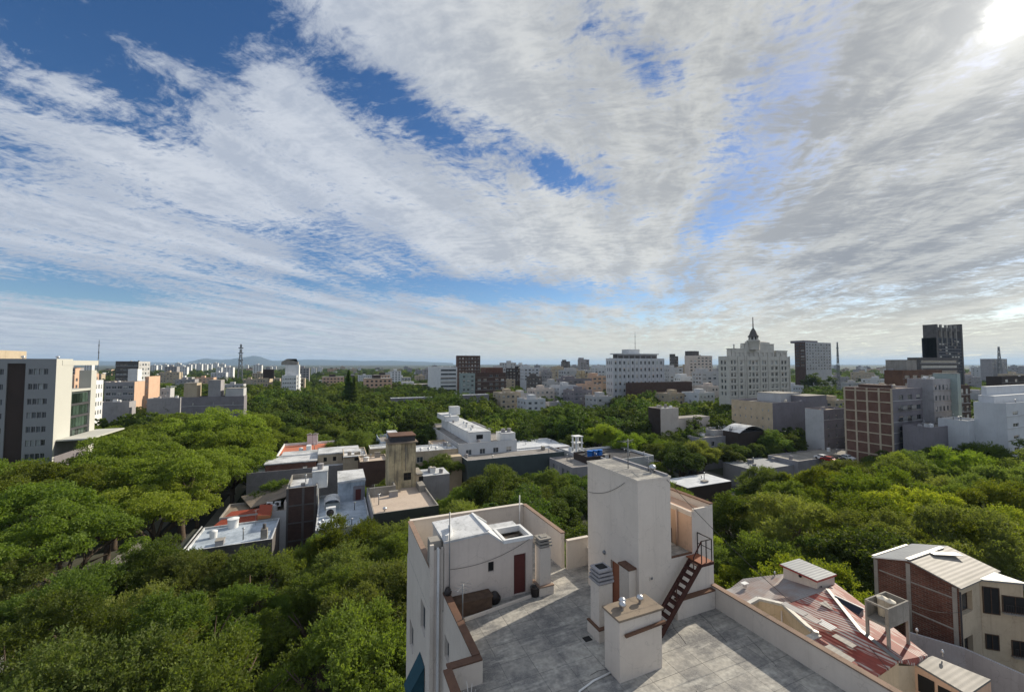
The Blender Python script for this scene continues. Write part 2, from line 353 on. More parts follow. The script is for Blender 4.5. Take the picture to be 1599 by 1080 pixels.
# ---------------------------------------------------------------- helpers: meshes
class MB:
    def __init__(s): s.v = []; s.f = []; s.m = []; s.ms = []; s.sm = []
    def mi(s, name):
        if name not in s.ms: s.ms.append(name)
        return s.ms.index(name)
    def face(s, pts, mat, smooth=False):
        b = len(s.v); s.v += [tuple(p) for p in pts]; s.f.append(tuple(range(b, b+len(pts)))); s.m.append(s.mi(mat)); s.sm.append(smooth)
    def mesh(s, vs, fs, mat, smooth=False):
        b = len(s.v); s.v += [tuple(p) for p in vs]; k = s.mi(mat)
        for f in fs: s.f.append(tuple(i+b for i in f)); s.m.append(k); s.sm.append(smooth)
    def box(s, x0, x1, y0, y1, z0, z1, mat, bottom=True):
        vs = [(x0, y0, z0), (x1, y0, z0), (x1, y1, z0), (x0, y1, z0), (x0, y0, z1), (x1, y0, z1), (x1, y1, z1), (x0, y1, z1)]
        fs = [(4, 5, 6, 7), (0, 1, 5, 4), (1, 2, 6, 5), (2, 3, 7, 6), (3, 0, 4, 7)] + ([(3, 2, 1, 0)] if bottom else [])
        s.mesh(vs, fs, mat)
    def prism(s, poly, z0, z1, mat, top=None, bottom=True):
        n = len(poly); A = sum(poly[i][0]*poly[(i+1) % n][1]-poly[(i+1) % n][0]*poly[i][1] for i in range(n))
        if A < 0: poly = poly[::-1]
        zz0 = z0 if isinstance(z0, (list, tuple)) else [z0]*n; zz1 = z1 if isinstance(z1, (list, tuple)) else [z1]*n
        if A < 0: zz0 = list(zz0)[::-1]; zz1 = list(zz1)[::-1]
        lo = [(p[0], p[1], zz0[i]) for i, p in enumerate(poly)]; hi = [(p[0], p[1], zz1[i]) for i, p in enumerate(poly)]
        for i in range(n): j = (i+1) % n; s.face([lo[i], lo[j], hi[j], hi[i]], mat)
        s.face(hi, top or mat)
        if bottom: s.face(lo[::-1], mat)
    def slab(s, pts, th, mat, side=None):
        """sheet through 3D points with thickness downward"""
        n = len(pts); A = sum(pts[i][0]*pts[(i+1) % n][1]-pts[(i+1) % n][0]*pts[i][1] for i in range(n))
        if A < 0: pts = pts[::-1]
        lo = [(p[0], p[1], p[2]-th) for p in pts]
        for i in range(n): j = (i+1) % n; s.face([lo[i], lo[j], pts[j], pts[i]], side or mat)
        s.face(pts, mat); s.face(lo[::-1], side or mat)
    def beam(s, a, b, w, h, mat):
        a = Vector(a); b = Vector(b); d = (b-a).normalized(); up = Vector((0, 0, 1)) if abs(d.z) < .95 else Vector((1, 0, 0))
        x = d.cross(up).normalized()*w/2; y = x.cross(d).normalized()*h/2
        vs = [p+sx*x+sy*y for p in (a, b) for sx, sy in ((-1, -1), (1, -1), (1, 1), (-1, 1))]
        s.mesh(vs, [(0, 1, 2, 3)[::-1], (4, 5, 6, 7), (0, 1, 5, 4), (1, 2, 6, 5), (2, 3, 7, 6), (3, 0, 4, 7)], mat)
    def tube(s, pts, r, mat, n=8, caps=True):
        pts = [Vector(p) for p in pts]; rs = r if isinstance(r, (list, tuple)) else [r]*len(pts); vs = []; fs = []
        for i, p in enumerate(pts):
            d = (pts[min(i+1, len(pts)-1)]-pts[max(i-1, 0)]).normalized(); up = Vector((0, 0, 1)) if abs(d.z) < .9 else Vector((1, 0, 0))
            x = d.cross(up).normalized(); y = x.cross(d)
            vs += [p+(x*math.cos(2*math.pi*k/n)+y*math.sin(2*math.pi*k/n))*rs[i] for k in range(n)]
        for i in range(len(pts)-1):
            for k in range(n): fs.append((i*n+k, i*n+(k+1) % n, (i+1)*n+(k+1) % n, (i+1)*n+k))
        if caps: fs += [tuple(range(n))[::-1], tuple((len(pts)-1)*n+k for k in range(n))]
        s.mesh(vs, fs, mat, n > 5)
    def lathe(s, c, prof, mat, n=20):
        vs = []; fs = []
        for r, z in prof: vs += [(c[0]+r*math.cos(2*math.pi*k/n), c[1]+r*math.sin(2*math.pi*k/n), c[2]+z) for k in range(n)]
        for i in range(len(prof)-1):
            for k in range(n): fs.append((i*n+k, i*n+(k+1) % n, (i+1)*n+(k+1) % n, (i+1)*n+k))
        fs.append(tuple((len(prof)-1)*n+k for k in range(n))); s.mesh(vs, fs, mat, True)
    def data(s, name):
        me = bpy.data.meshes.new(name); me.from_pydata([tuple(v) for v in s.v], [], s.f)
        for k in s.ms: me.materials.append(MATS[k])
        me.polygons.foreach_set('material_index', s.m); me.polygons.foreach_set('use_smooth', s.sm); me.update(); return me
    def build(s, name, parent=None, loc=None):
        o = bpy.data.objects.new(name, s.data(name)); COL.objects.link(o)
        if parent: o.parent = parent
        if loc: o.location = loc
        return o
def tag(o, label, cat, group=None, kind=None):
    o['label'] = label; o['category'] = cat
    if group: o['group'] = group
    if kind: o['kind'] = kind
    return o
def struct(o, kind='structure'): o['kind'] = kind; return o
def thing(name, label, cat, loc=(0, 0, 0), group=None):
    o = bpy.data.objects.new(name, None); COL.objects.link(o); o.location = loc; o.empty_display_size = .5
    return tag(o, label, cat, group)
def put(mb, name, root):
    """a part whose mesh is written in world coordinates, parented to its thing's base"""
    l = root.location
    if root.parent: l = l+root.parent.location
    mb.v = [(v[0]-l[0], v[1]-l[1], v[2]-l[2]) for v in mb.v]
    return mb.build(name, root)
SEEN = []
FOOT = []                     # ground taken by buildings: no tree grows there
ORD = ['first', 'second', 'third', 'fourth', 'fifth', 'sixth', 'seventh', 'eighth', 'ninth', 'tenth', 'eleventh', 'twelfth']
def ordw(i): 
    if i < 12: return ORD[i]
    k = i+1; return '%d%s' % (k, 'th' if 10 < k % 100 < 14 else {1: 'st', 2: 'nd', 3: 'rd'}.get(k % 10, 'th'))

def facade(mb, face, fx, a0, a1, z0, z1, ops, mat, depth=.18, rev=None):
    """wall sheet on one face of a box with real openings. face S,N: plane y=fx, runs in x; W,E: plane x=fx, runs in y"""
    us = sorted({a0, a1, *[round(v, 4) for o in ops for v in o[:2]]}); zs = sorted({z0, z1, *[round(v, 4) for o in ops for v in o[2:4]]})
    sg = {'S': 1, 'N': -1, 'W': 1, 'E': -1}[face]
    def P3(u, z, d=0):
        return (u, fx+sg*d, z) if face in 'SN' else (fx+sg*d, u, z)
    flip = face in 'NW'
    def quad(a, b, c, d, mt): mb.face([a, b, c, d][::-1] if flip else [a, b, c, d], mt)
    for i in range(len(us)-1):
        for j in range(len(zs)-1):
            um, zm = (us[i]+us[i+1])/2, (zs[j]+zs[j+1])/2
            if any(o[0] < um < o[1] and o[2] < zm < o[3] for o in ops): continue
            quad(P3(us[i], zs[j]), P3(us[i+1], zs[j]), P3(us[i+1], zs[j+1]), P3(us[i], zs[j+1]), mat)
    for o in ops:
        u0, u1, w0, w1 = o[:4]; r = rev or mat
        quad(P3(u0, w0), P3(u0, w0, depth), P3(u0, w1, depth), P3(u0, w1), r) if False else mb.face([P3(u0, w0), P3(u0, w0, depth), P3(u0, w1, depth), P3(u0, w1)], r)
        mb.face([P3(u1, w0, depth), P3(u1, w0), P3(u1, w1), P3(u1, w1, depth)], r)
        mb.face([P3(u0, w0), P3(u1, w0), P3(u1, w0, depth), P3(u0, w0, depth)], r)
        mb.face([P3(u0, w1, depth), P3(u1, w1, depth), P3(u1, w1), P3(u0, w1)], r)
WCACHE = {}
def window(root, face, fx, o, depth=.18, frame='white_metal', pane='glass', fw=.06, mull=1, near=False, part='window', rail=False, sill=None, shut=0):
    u0, u1, w0, w1 = o[:4]; w, h = u1-u0, w1-w0; key = (face in 'SN', round(w, 2), round(h, 2), frame, pane, fw, mull, near, rail, sill, face, shut)
    if key not in WCACHE:
        A = MB(); B = MB()
        sg = {'S': 1, 'N': -1, 'W': 1, 'E': -1}[face]
        def bx(mb, a, b, c, d, t0, t1, mt):
            t0, t1 = sorted((sg*t0, sg*t1))
            if face in 'SN': mb.box(a, b, t0, t1, c, d, mt)
            else: mb.box(t0, t1, a, b, c, d, mt)
        bx(A, 0, w, 0, fw, -.05, .0, frame); bx(A, 0, w, h-fw, h, -.05, .0, frame); bx(A, 0, fw, fw, h-fw, -.05, .0, frame); bx(A, w-fw, w, fw, h-fw, -.05, .0, frame)
        for k in range(mull): c = w*(k+1)/(mull+1); bx(A, c-fw/2, c+fw/2, fw, h-fw, -.048, .0, frame)
        if sill: bx(A, -.08, w+.08, -.07, -.003, -depth-.06, .0, sill)
        if rail:
            for k in range(int(w/.14)): bx(A, .07+k*.14, .09+k*.14, .0, h*.45, -depth+.01, -depth+.03, 'black_metal')
            bx(A, 0, w, h*.45, h*.45+.03, -depth+.01, -depth+.03, 'black_metal')
        if shut: bx(A, fw, w-fw, h*(1-shut), h-fw, -.045, -.03, 'flash_white' if shut > .5 else 'terrace_sand')
        tgt = B if near else A
        bx(tgt, 0.002, w-.002, .002, h-.002, -.02, .02, pane)
        WCACHE[key] = (A.data('window'), B.data('pane') if near else None)
    a, b = WCACHE[key]; sg = {'S': 1, 'N': -1, 'W': 1, 'E': -1}[face]
    p = Vector((u0, fx+sg*(depth-.001), w0) if face in 'SN' else (fx+sg*(depth-.001), u0, w0))-root.location
    ob = bpy.data.objects.new(part, a); COL.objects.link(ob); ob.parent = root; ob.location = p
    if b:
        c = bpy.data.objects.new('pane', b); COL.objects.link(c); c.parent = ob
    return ob
def grid(a0, a1, z0, z1, n, m, fw=.55, fh=.5, off=.25, skip=0.):
    """n columns, m storeys of openings between a0..a1 and z0..z1"""
    r = []; W_ = (a1-a0)/n; H_ = (z1-z0)/m
    for j in range(m):
        for i in range(n):
            if skip and random.random() < skip: continue
            r.append((a0+W_*(i+.5-fw/2), a0+W_*(i+.5+fw/2), z0+H_*(j+off), z0+H_*(j+off+fh)))
    return r
WR = random.Random(77)
def building(name, label, cat, fp, z1, wall='beige', roof='roof_grit', par=.5, z0=0, ops=None, group=None, depth=.18, win={}, coping=None, walls=None, foot=True, near=False, pt=.2, vis=1.6, bits=True):
    x0, x1, y0, y1 = fp; ops = ops or {}
    if x1 < x0: x0, x1 = x1, x0
    if x1-x0 > 120 or y1-y0 > 90: print('BIG', name, [round(v, 1) for v in (x0, x1, y0, y1, z1)])
    g = 0.
    root = thing(name, label, cat, ((x0+x1)/2, (y0+y1)/2, z0), group)
    if foot: FOOT.append((x0, x1, y0, y1)); SEEN.append((x0, x1, y0, y1, z1+par, vis))
    mb = MB(); zt = z1+par; walls = walls or {}
    facade(mb, 'S', y0, x0, x1, z0, zt, ops.get('S', []), walls.get('S', wall), depth); facade(mb, 'N', y1, x0, x1, z0, zt, ops.get('N', []), walls.get('N', wall), depth)
    facade(mb, 'W', x0, y0, y1, z0, zt, ops.get('W', []), walls.get('W', wall), depth); facade(mb, 'E', x1, y0, y1, z0, zt, ops.get('E', []), walls.get('E', wall), depth)
    cp = coping or wall
    if par > 0:
        mb.box(x0, x1, y0, y0+pt, z1, zt+.05, cp); mb.box(x0, x1, y1-pt, y1, z1, zt+.05, cp)
        mb.box(x0, x0+pt, y0+pt, y1-pt, z1, zt+.05, cp); mb.box(x1-pt, x1, y0+pt, y1-pt, z1, zt+.05, cp)
        # outer skin sits 3 mm proud of the coping ring
        mb.v = [((v[0]+(-.003 if v[0] == x0 else .003 if v[0] == x1 else 0)), (v[1]+(-.003 if v[1] == y0 else .003 if v[1] == y1 else 0)), v[2]) if i < len(mb.v)-32 else v for i, v in enumerate(mb.v)]
    put(mb, 'wall', root)
    rb = MB(); e = pt if par > 0 else -.02; rb.box(x0+e, x1-e, y0+e, y1-e, z1-.25 if par > 0 else z1, z1 if par > 0 else z1+.12, roof); put(rb, 'roof', root)
    k = 0; ex = MB()
    for f, fx in (('S', y0), ('W', x0), ('E', x1), ('N', y1)):
        for o in ops.get(f, []):
            kw = dict(win); kw.update(o[4] if len(o) > 4 else {})
            if not near: kw['shut'] = WR.choice([0, 0, 0, .35, .7]); kw.setdefault('pane', WR.choice(['glass', 'glass', 'glass', 'glass_pale']))
            if k < 98: window(root, f, fx, o, depth, near=near, **kw)
            else:
                sg = {'S': 1, 'N': -1, 'W': 1, 'E': -1}[f]; t0, t1 = sorted((fx+sg*(depth-.03), fx+sg*(depth+.02)))
                if f in 'SN': ex.box(o[0], o[1], t0, t1, o[2], o[3], kw.get('pane', 'glass'))
                else: ex.box(t0, t1, o[0], o[1], o[2], o[3], kw.get('pane', 'glass'))
            k += 1
    if ex.f: struct(put(ex, 'window', root), 'stuff')
    W1, D1 = x1-x0, y1-y0
    if bits and W1 > 4 and D1 > 4 and W1*D1 > 40:
        for j in range(WR.randint(2, 5)):
            w_, d_, h_ = WR.uniform(.5, 1.6), WR.uniform(.5, 1.4), WR.uniform(.5, 1.5); a = WR.uniform(x0+.5, x1-.5-w_); c = WR.uniform(y0+.5, y0+.5+min(D1-1-d_, 9))
            q = MB(); ty = WR.random()
            if ty < .4: q.tube([(a, c, z1), (a, c, z1+h_*1.3)], .09, 'grey_steel', 6); q.tube([(a, c, z1+h_*1.3), (a, c, z1+h_*1.3+.15)], .2, 'steel_bright', 8); put(q, 'vent_pipe', root)
            elif ty < .7: q.lathe((a, c, z1), [(.5, 0), (.55, 1.0), (.56, 1.05), (.2, 1.2)], WR.choice(['tank_cream', 'grey_stucco', 'white_paint']), 12); put(q, 'roof_tank', root)
            else: q.box(a, a+w_, c, c+d_, z1, z1+h_, WR.choice(['white_paint', 'concrete', wall, 'grey_stucco'])); q.box(a-.06, a+w_+.06, c-.06, c+d_+.06, z1+h_, z1+h_+.07, 'concrete'); put(q, 'roof_box', root)
        if z1 > 14 and ops.get('S') and WR.random() < .8:
            q = MB(); ys = sorted({round(o[2], 2) for o in ops['S']})
            for zz in ys: q.box(x0-.05, x1+.05, y0-.12, y0-.006, zz-.35, zz-.2, WR.choice(['concrete', 'pale_grey']))
            put(q, 'ledge', root)
    root['_z'] = z1
    return root
def addbox(root, name, x0, x1, y0, y1, z0, z1, mat, top=None):
    b = MB(); b.box(x0, x1, y0, y1, z0, z1, mat)
    if top: b.box(x0-.06, x1+.06, y0-.06, y1+.06, z1, z1+.1, top)
    return put(b, name, root)
def tank(x, y, z, r, h, label, mat='tank_cream', group=None):
    t = thing('water_tank', label, 'water tank', (x, y, z), group)
    b = MB(); b.lathe((0, 0, 0), [(r*.88, 0), (r*.93, h*.5), (r, h*.96), (r*1.04, h*.97), (r*1.04, h)], mat); b.build('body', t)
    l = MB(); l.lathe((0, 0, h), [(r*1.02, 0), (r*.8, .05), (r*.3, .1), (r*.12, .16)], mat); l.build('lid', t)
    return t
def ac(x, y, z, label, w=.9, d=.4, h=.7):
    t = thing('air_conditioner', label, 'air conditioner', (x, y, z))
    b = MB(); b.box(-w/2, w/2, -d/2, d/2, .08, h, 'white_metal'); b.box(-w/2+.05, -w/2+.1, -d/2+.03, d/2-.03, 0, .08, 'grey_steel'); b.box(w/2-.1, w/2-.05, -d/2+.03, d/2-.03, 0, .08, 'grey_steel'); b.build('casing', t)
    f = MB(); f.tube([(-.1, -d/2-.012, h*.52), (-.1, -d/2+.01, h*.52)], h*.36, 'black_metal', 16); f.build('fan_grille', t)
    return t
def antenna(x, y, z, h, label, n=5, ang=0.3):
    b = MB(); b.tube([(0, 0, 0), (0, 0, h)], .025, 'grey_steel', 6); c, s = math.cos(ang), math.sin(ang)
    b.beam((-.5*c, -.5*s, h-.1), (.6*c, .6*s, h-.1), .02, .02, 'grey_steel')
    for k in range(n):
        q = -.45+k*.25; l = .35-.03*k; b.beam((q*c-l*s, q*s+l*c, h-.1), (q*c+l*s, q*s-l*c, h-.1), .012, .012, 'grey_steel')
    return tag(b.build('antenna', None, (x, y, z)), label, 'antenna')
def cowl(x, y, z, label, h=.35, r=.12):
    b = MB(); b.lathe((0, 0, 0), [(r*.6, 0), (r*.6, h*.5), (r*1.3, h*.55), (r*1.5, h*.75), (r*1.1, h), (r*.3, h*1.15)], 'steel_bright', 14)
    return tag(b.build('vent_cowl', None, (x, y, z)), label, 'vent')
# ================================================================ the setting
g = MB(); g.face([(-30000, -60, 0), (60000, -60, 0), (60000, 60000, 0), (-30000, 60000, 0)], 'ground'); 
m = Mt('ground'); n1 = m.noise(m.pos, .012, 6, .7); n2 = m.noise(m.pos, .15, 5, .7)
b = m.mix(m.ramp(n1, .42, .6), (.045, .06, .03), (.12, .11, .095)); b = m.mix(m.ramp(n2, .4, .7, 0, .6), b, (.05, .06, .035)); m.col(b); m.rough(1, .1)
struct(g.build('ground'))
# streets under the trees, with kerbed pavements and lane marks
def street(name, x0, x1, y0, y1):
    b = MB(); b.box(x0, x1, y0, y1, -.02, .012, 'asphalt'); struct(b.build(name))
    k = MB()
    if y1-y0 > x1-x0:
        k.box(x0-3, x0, y0, y1, -.02, .14, 'pavement'); k.box(x1, x1+3, y0, y1, -.02, .14, 'pavement'); l = MB()
        for i in range(int((y1-y0)/6)): l.box((x0+x1)/2-.07, (x0+x1)/2+.07, y0+6*i, y0+6*i+3, .0, .016, 'line_paint')
    else:
        k.box(x0, x1, y0-3, y0, -.02, .144, 'pavement'); k.box(x0, x1, y1, y1+3, -.02, .144, 'pavement'); l = MB()
        for i in range(int((x1-x0)/6)): l.box(x0+6*i, x0+6*i+3, (y0+y1)/2-.07, (y0+y1)/2+.07, .0, .016, 'line_paint')
    struct(k.build('pavement')); struct(l.build('road_markings'))
street('street', -34, -26, -20, 400); street('street', 104, 112, 20, 400)

# ================================================================ the cream building with the roof terrace
R = 24.0
TB = thing('terrace_building', 'cream building filling the bottom centre, with a large slabbed roof terrace', 'building', (11, 12, 0))
FOOT.append((3, 18.5, -5, 28))
w = MB()
poly = [(3.8, -4), (17.6, -4), (17.6, 19.7), (14.2, 19.7), (14.2, 21.4), (12.65, 21.4), (12.65, 27), (4.4, 27), (4.4, 20.35), (5.0, 20.35), (5.0, 15.1), (3.8, 15.1)]
n = len(poly)
for i in range(n):
    (xa, ya), (xb, yb) = poly[i], poly[(i+1) % n]
    if xa == xb == 4.4: facade(w, 'W', 4.4, 20.35, 27, 0, R-.2, [(21.3, 22.5, z, z+1.5) for z in (1.2, 4.2, 7.2, 10.2, 13.2, 16.2, 19.2, 22.1)]+[(24.6, 25.8, z, z+1.5) for z in (1.2, 4.2, 7.2, 10.2, 13.2, 16.2, 19.2)], 'cream_stucco', .2)
    elif xa == xb == 5.0: facade(w, 'W', 5.0, 15.1, 20.35, 0, R-.2, [(18.9, 19.7, z, z+1.0) for z in (1.7, 4.7, 7.7, 10.7, 13.7, 16.7, 19.7, 22.2)], 'cream_stucco', .2)
    else: w.face([(xa, ya, 0), (xb, yb, 0), (xb, yb, R-.2), (xa, ya, R-.2)], 'cream_stucco')
put(w, 'wall', TB)
for z in (1.2, 4.2, 7.2, 10.2, 13.2, 16.2, 19.2, 22.1): window(TB, 'W', 4.4, (21.3, 22.5, z, z+1.5), .2, frame='grey_steel')
for z in (1.2, 4.2, 7.2, 10.2, 13.2, 16.2, 19.2): window(TB, 'W', 4.4, (24.6, 25.8, z, z+1.5), .2, frame='grey_steel')
for z in (1.7, 4.7, 7.7, 10.7, 13.7, 16.7, 19.7, 22.2): window(TB, 'W', 5.0, (18.9, 19.7, z, z+1.), .2, frame='grey_steel', mull=0)
f = MB(); f.prism(poly, R-.2, R, 'cream_stucco', 'terrace_slabs'); put(f, 'terrace_floor', TB)
# pilaster ribs down the corner
b = MB()
for x0, x1, y, mt in ((4.38, 4.56, 20.17, 'cream_stucco'), (4.72, 4.82, 20.12, 'white_paint'), (4.93, 5.03, 20.2, 'cream_stucco')): b.box(x0, x1, y, 20.345, 0, 27.2 if x0 < 4.5 else 27.0, mt)
b.box(4.56, 5.05, 20.24, 20.342, 0, 26.9, 'pink_stucco')
put(b, 'pilaster', TB)
m = Mt('tar'); m.col((.06, .06, .06)); m.rough(.7, .3)
rr = random.Random(4)
for k in range(9):
    b = MB()
    x, y = rr.uniform(6, 16.5), rr.uniform(6, 18.5); pts = [(x, y, R+.004)]
    for j in range(6): x += rr.uniform(.2, .5)*(1 if k % 2 else .3); y += rr.uniform(-.1, .1)+(0 if k % 2 else rr.uniform(.2, .5)); pts.append((min(x, 17.2), y, R+.004))
    b.tube(pts, .009, 'tar', 4); put(b, 'tar_seam', TB)
# parapets (wall parts with copings a little wider)
def para(pts, z1, th, cop, name='parapet', mt='cream_stucco', z0=R, ch=.06, inner='cream_stucco'):
    b = MB(); c = MB()
    for (xa, ya), (xb, yb) in zip(pts[:-1], pts[1:]):
        if xa == xb: b.box(xa-th/2, xa+th/2, min(ya, yb), max(ya, yb), z0, z1, mt); c.box(xa-th/2-.04, xa+th/2+.04, min(ya, yb)-.02, max(ya, yb)+.02, z1, z1+ch, cop)
        else: b.box(min(xa, xb), max(xa, xb), ya-th/2, ya+th/2, z0, z1, mt); c.box(min(xa, xb)+.02, max(xa, xb)-.02, ya-th/2-.04, ya+th/2+.04, z1, z1+ch+.003, cop)
    p = put(b, name, TB); q = MB(); q.v, q.f, q.m, q.ms, q.sm = c.v, c.f, c.m, c.ms, c.sm
    q.v = [(v[0]-TB.location.x, v[1]-TB.location.y, v[2]-TB.location.z) for v in q.v]; q.build('coping', p); return p
para([(17.51, -4), (17.51, 15.28)], 24.98, .2, 'terra_coping')
para([(5.12, 15.36), (5.12, 20.0)], 24.9, .24, 'brown_coping')
para([(3.94, 15.22), (5.3, 15.22)], 24.86, .24, 'brown_coping')
para([(3.94, -4), (3.94, 15.08)], 24.86, .24, 'brown_coping')
para([(12.54, 21.5), (12.54, 26.9)], 26.0, .2, 'terra_coping', inner='cream')
para([(4.5, 26.88), (12.42, 26.88)], 26.04, .22, 'cream_stucco')
para([(4.51, 20.4), (4.51, 26.74)], 26.04, .2, 'terra_coping')
para([(12.66, 21.3), (14.18, 21.3)], 25.6, .16, 'cream_stucco')
para([(14.12, 19.75), (14.12, 21.2)], 25.0, .14, 'cream_stucco')
para([(14.95, 15.17), (17.38, 15.17)], 24.85, .22, 'brown_coping')
# stair room with the sagging white roof
s = MB(); y0, y1 = 20.0, 22.7
prof = [(5.06, 27.32), (7.3, 27.42), (8.15, 26.78), (9.8, 26.72)]
ops = [(7.3, 7.62, 25.45, 25.95), (8.72, 9.42, 24.02, 26.05)]
facade(s, 'S', y0, 5.06, 9.8, R, 26.72, ops, 'pink_stucco', .15)
for (xa, za), (xb, zb) in zip(prof[:-1], prof[1:]): s.face([(xa, y0, 26.72), (xb, y0, 26.72), (xb, y0, zb), (xa, y0, za)], 'pink_stucco'); s.face([(xa, y1, R), (xb, y1, R), (xb, y1, zb), (xa, y1, za)], 'pink_stucco')
s.face([(5.06, y0, R), (5.06, y1, R), (5.06, y1, 27.32), (5.06, y0, 27.32)], 'cream_stucco'); s.face([(9.8, y0, R), (9.8, y1, R), (9.8, y1, 26.72), (9.8, y0, 26.72)], 'pink_stucco')
sr = put(s, 'stair_room', TB)
def sub(mb, name, par_):
    l = TB.location; mb.v = [(v[0]-l.x, v[1]-l.y, v[2]-l.z) for v in mb.v]; return mb.build(name, par_)
rf = MB()
rf.slab([(5.02, y0-.03, 27.36), (7.3, y0-.03, 27.47), (7.3, y1+.03, 27.47), (5.02, y1+.03, 27.36)], .1, 'white_roof')
rf.slab([(7.303, y0-.03, 27.47), (8.15, y0-.03, 26.83), (8.15, y1+.03, 26.83), (7.303, y1+.03, 27.47)], .1, 'white_roof')
rf.box(8.153, 9.83, y0-.03, 20.12, 26.72, 26.9, 'white_paint'); rf.box(8.153, 9.83, 21.5, 21.66, 26.6, 26.9, 'white_paint'); rf.box(8.153, 8.3, 20.12, 21.5, 26.6, 26.897, 'white_paint'); rf.box(9.68, 9.83, 20.12, 21.5, 26.6, 26.897, 'white_paint')
rf.box(8.3, 9.68, 20.12, 21.5, 26.3, 26.45, 'roof_tan'); rf.box(8.153, 9.8, 21.66, y1, 26.5, 26.72, 'white_roof')
rf.beam((7.3, y0+.05, 27.52), (7.3, y1, 27.52), .1, .06, 'white_paint'); rf.beam((7.3, y1, 27.5), (8.15, y1, 26.88), .12, .1, 'white_paint')
for k in range(8):
    a0, a1 = math.pi/2*k/8, math.pi/2*(k+1)/8
    rf.beam((5.1+.55*math.sin(a0), y0+.1+2.3*(1-math.cos(a0))*.6, 27.5), (5.1+.55*math.sin(a1), y0+.1+2.3*(1-math.cos(a1))*.6, 27.5), .12, .22, 'white_paint')
sub(rf, 'roof', sr)
b = MB()
for k in range(7): a = 8.5+.16*k; b.tube([(a, 20.3+.12*k, 26.48), (a+.25, 20.6+.08*k, 26.6), (a+.1, 21.1, 26.5)], .02, 'cable', 5)
sub(b, 'roof_debris', sr)
d = MB(); d.box(8.75, 9.39, 20.08, 20.13, 24.03, 26.03, 'maroon_door'); dr = sub(d, 'door', sr)
d = MB(); d.box(7.3, 7.62, 20.12, 20.15, 25.45, 25.95, 'dark_inside'); sub(d, 'window', sr)
b = MB(); b.box(4.42, 4.98, 20.36, 21.0, R, 27.3, 'concrete'); sub(b, 'corner_pier', sr)
# lift tower
t = MB(); x0, x1, y0, y1 = 12.9, 14.85, 15.3, 19.4
facade(t, 'W', x0, y0, y1, R, 30.55, [(16.72, 17.4, 24.05, 26.2)], 'cream_stucco', .15); facade(t, 'S', y0, x0, x1, R, 30.55, [], 'cream_stucco'); facade(t, 'E', x1, y0, y1, R, 30.55, [], 'cream_stucco'); facade(t, 'N', y1, x0, x1, R, 30.55, [], 'cream_stucco')
tw = put(t, 'stair_tower', TB)
b = MB(); b.slab([(x0-.03, y0-.03, 30.64), (x1+.03, y0-.03, 30.64), (x1+.03, y1+.03, 30.64), (x0-.03, y1+.03, 30.64)], .09, 'terrace_slabs', 'cream_stucco'); b.box(x1-.25, x1-.12, y0, y1, 30.64, 30.74, 'grey_stucco'); sub(b, 'roof', tw)
b = MB(); b.box(13.02, 13.07, 16.72, 17.4, 24.05, 26.2, 'rust_door'); sub(b, 'door', tw)
b = MB(); b.box(12.5, 12.897, 15.5, 16.2, R, 26.55, 'cream_stucco'); b.box(12.45, 12.895, 15.45, 16.25, 26.55, 26.63, 'brown_coping'); sub(b, 'pipe_chase', tw)
b = MB(); b.tube([(12.93, 17.9, 26.35), (12.82, 17.9, 26.3)], .1, 'grey_steel', 10); sub(b, 'wall_lamp', tw)
b = MB(); b.box(13.5, 13.72, 15.27, 15.297, 26.0, 26.2, 'cream_stucco'); b.box(13.55, 13.67, 15.25, 15.27, 26.05, 26.15, 'grey_steel'); sub(b, 'vent_grille', tw)
# annex with the patio half way up
a = MB(); a.box(16.2, 17.6, 15.3, 19.68, R, 28.55, 'cream_stucco'); a.box(14.853, 16.197, 15.3, 19.68, R, 26.75, 'cream_stucco'); a.box(14.853, 16.197, 18.6, 19.68, 26.75, 28.55, 'peach')  # peach back wall of the patio has warm light put into its colour
an = put(a, 'annex', TB)
b = MB(); b.box(16.35, 17.42, 15.42, 19.55, 28.55, 28.6, 'peach'); b.box(16.197, 16.32, 15.3, 19.68, 28.55, 28.72, 'pink_stucco'); b.box(17.42, 17.6, 15.3, 19.68, 28.55, 28.95, 'cream_stucco'); b.box(16.32, 17.42, 15.297, 15.42, 28.55, 28.85, 'cream_stucco'); b.box(16.32, 17.42, 19.55, 19.68, 28.55, 28.9, 'pink_stucco'); b.box(17.38, 17.64, 15.28, 19.7, 28.95, 29.0, 'brown_coping'); sub(b, 'roof', an)
b = MB(); b.box(14.86, 16.19, 15.36, 18.6, 26.75, 26.79, 'terrace_slabs'); b.box(16.17, 16.197, 15.3, 18.6, 26.79, 28.5, 'peach'); b.box(14.86, 16.16, 15.3, 15.36, 26.75, 26.83, 'brown_coping'); sub(b, 'patio', an)  # peach side face: orange light painted into the patio wall
b = MB(); b.box(16.14, 16.17, 16.6, 17.9, 26.8, 27.5, 'brown_coping'); b.tube([(16.1, 16.2, 26.8), (16.1, 16.2, 28.6)], .05, 'peach'); sub(b, 'downpipe', an)
b = MB()
for q in (15.4, 15.75, 16.05): 
    for z in (26.9+.9, ): b.beam((15.25, q+1, z), (15.25, q+1, z+1.25), .05, .05, 'rust_steel')
for z in (27.8, 29.05): b.beam((15.25, 16.4, z), (15.25, 17.05, z), .05, .05, 'rust_steel'); b.beam((15.25, 16.4, z), (14.86, 16.4, z), .05, .05, 'rust_steel'); b.beam((15.25, 17.05, z), (14.86, 17.05, z), .05, .05, 'rust_steel')
b.box(14.87, 15.25, 16.4, 17.05, 27.75, 27.79, 'rust_steel'); sub(b, 'ladder_cage', an)
b = MB(); b.lathe((15.95, 17.3, 28.72-1.93+.0), [(.2, 0), (.2, 1.75), (.24, 1.8), (.16, 1.9)], 'tank_cream', 14); sub(b, 'vent_pipe', an)
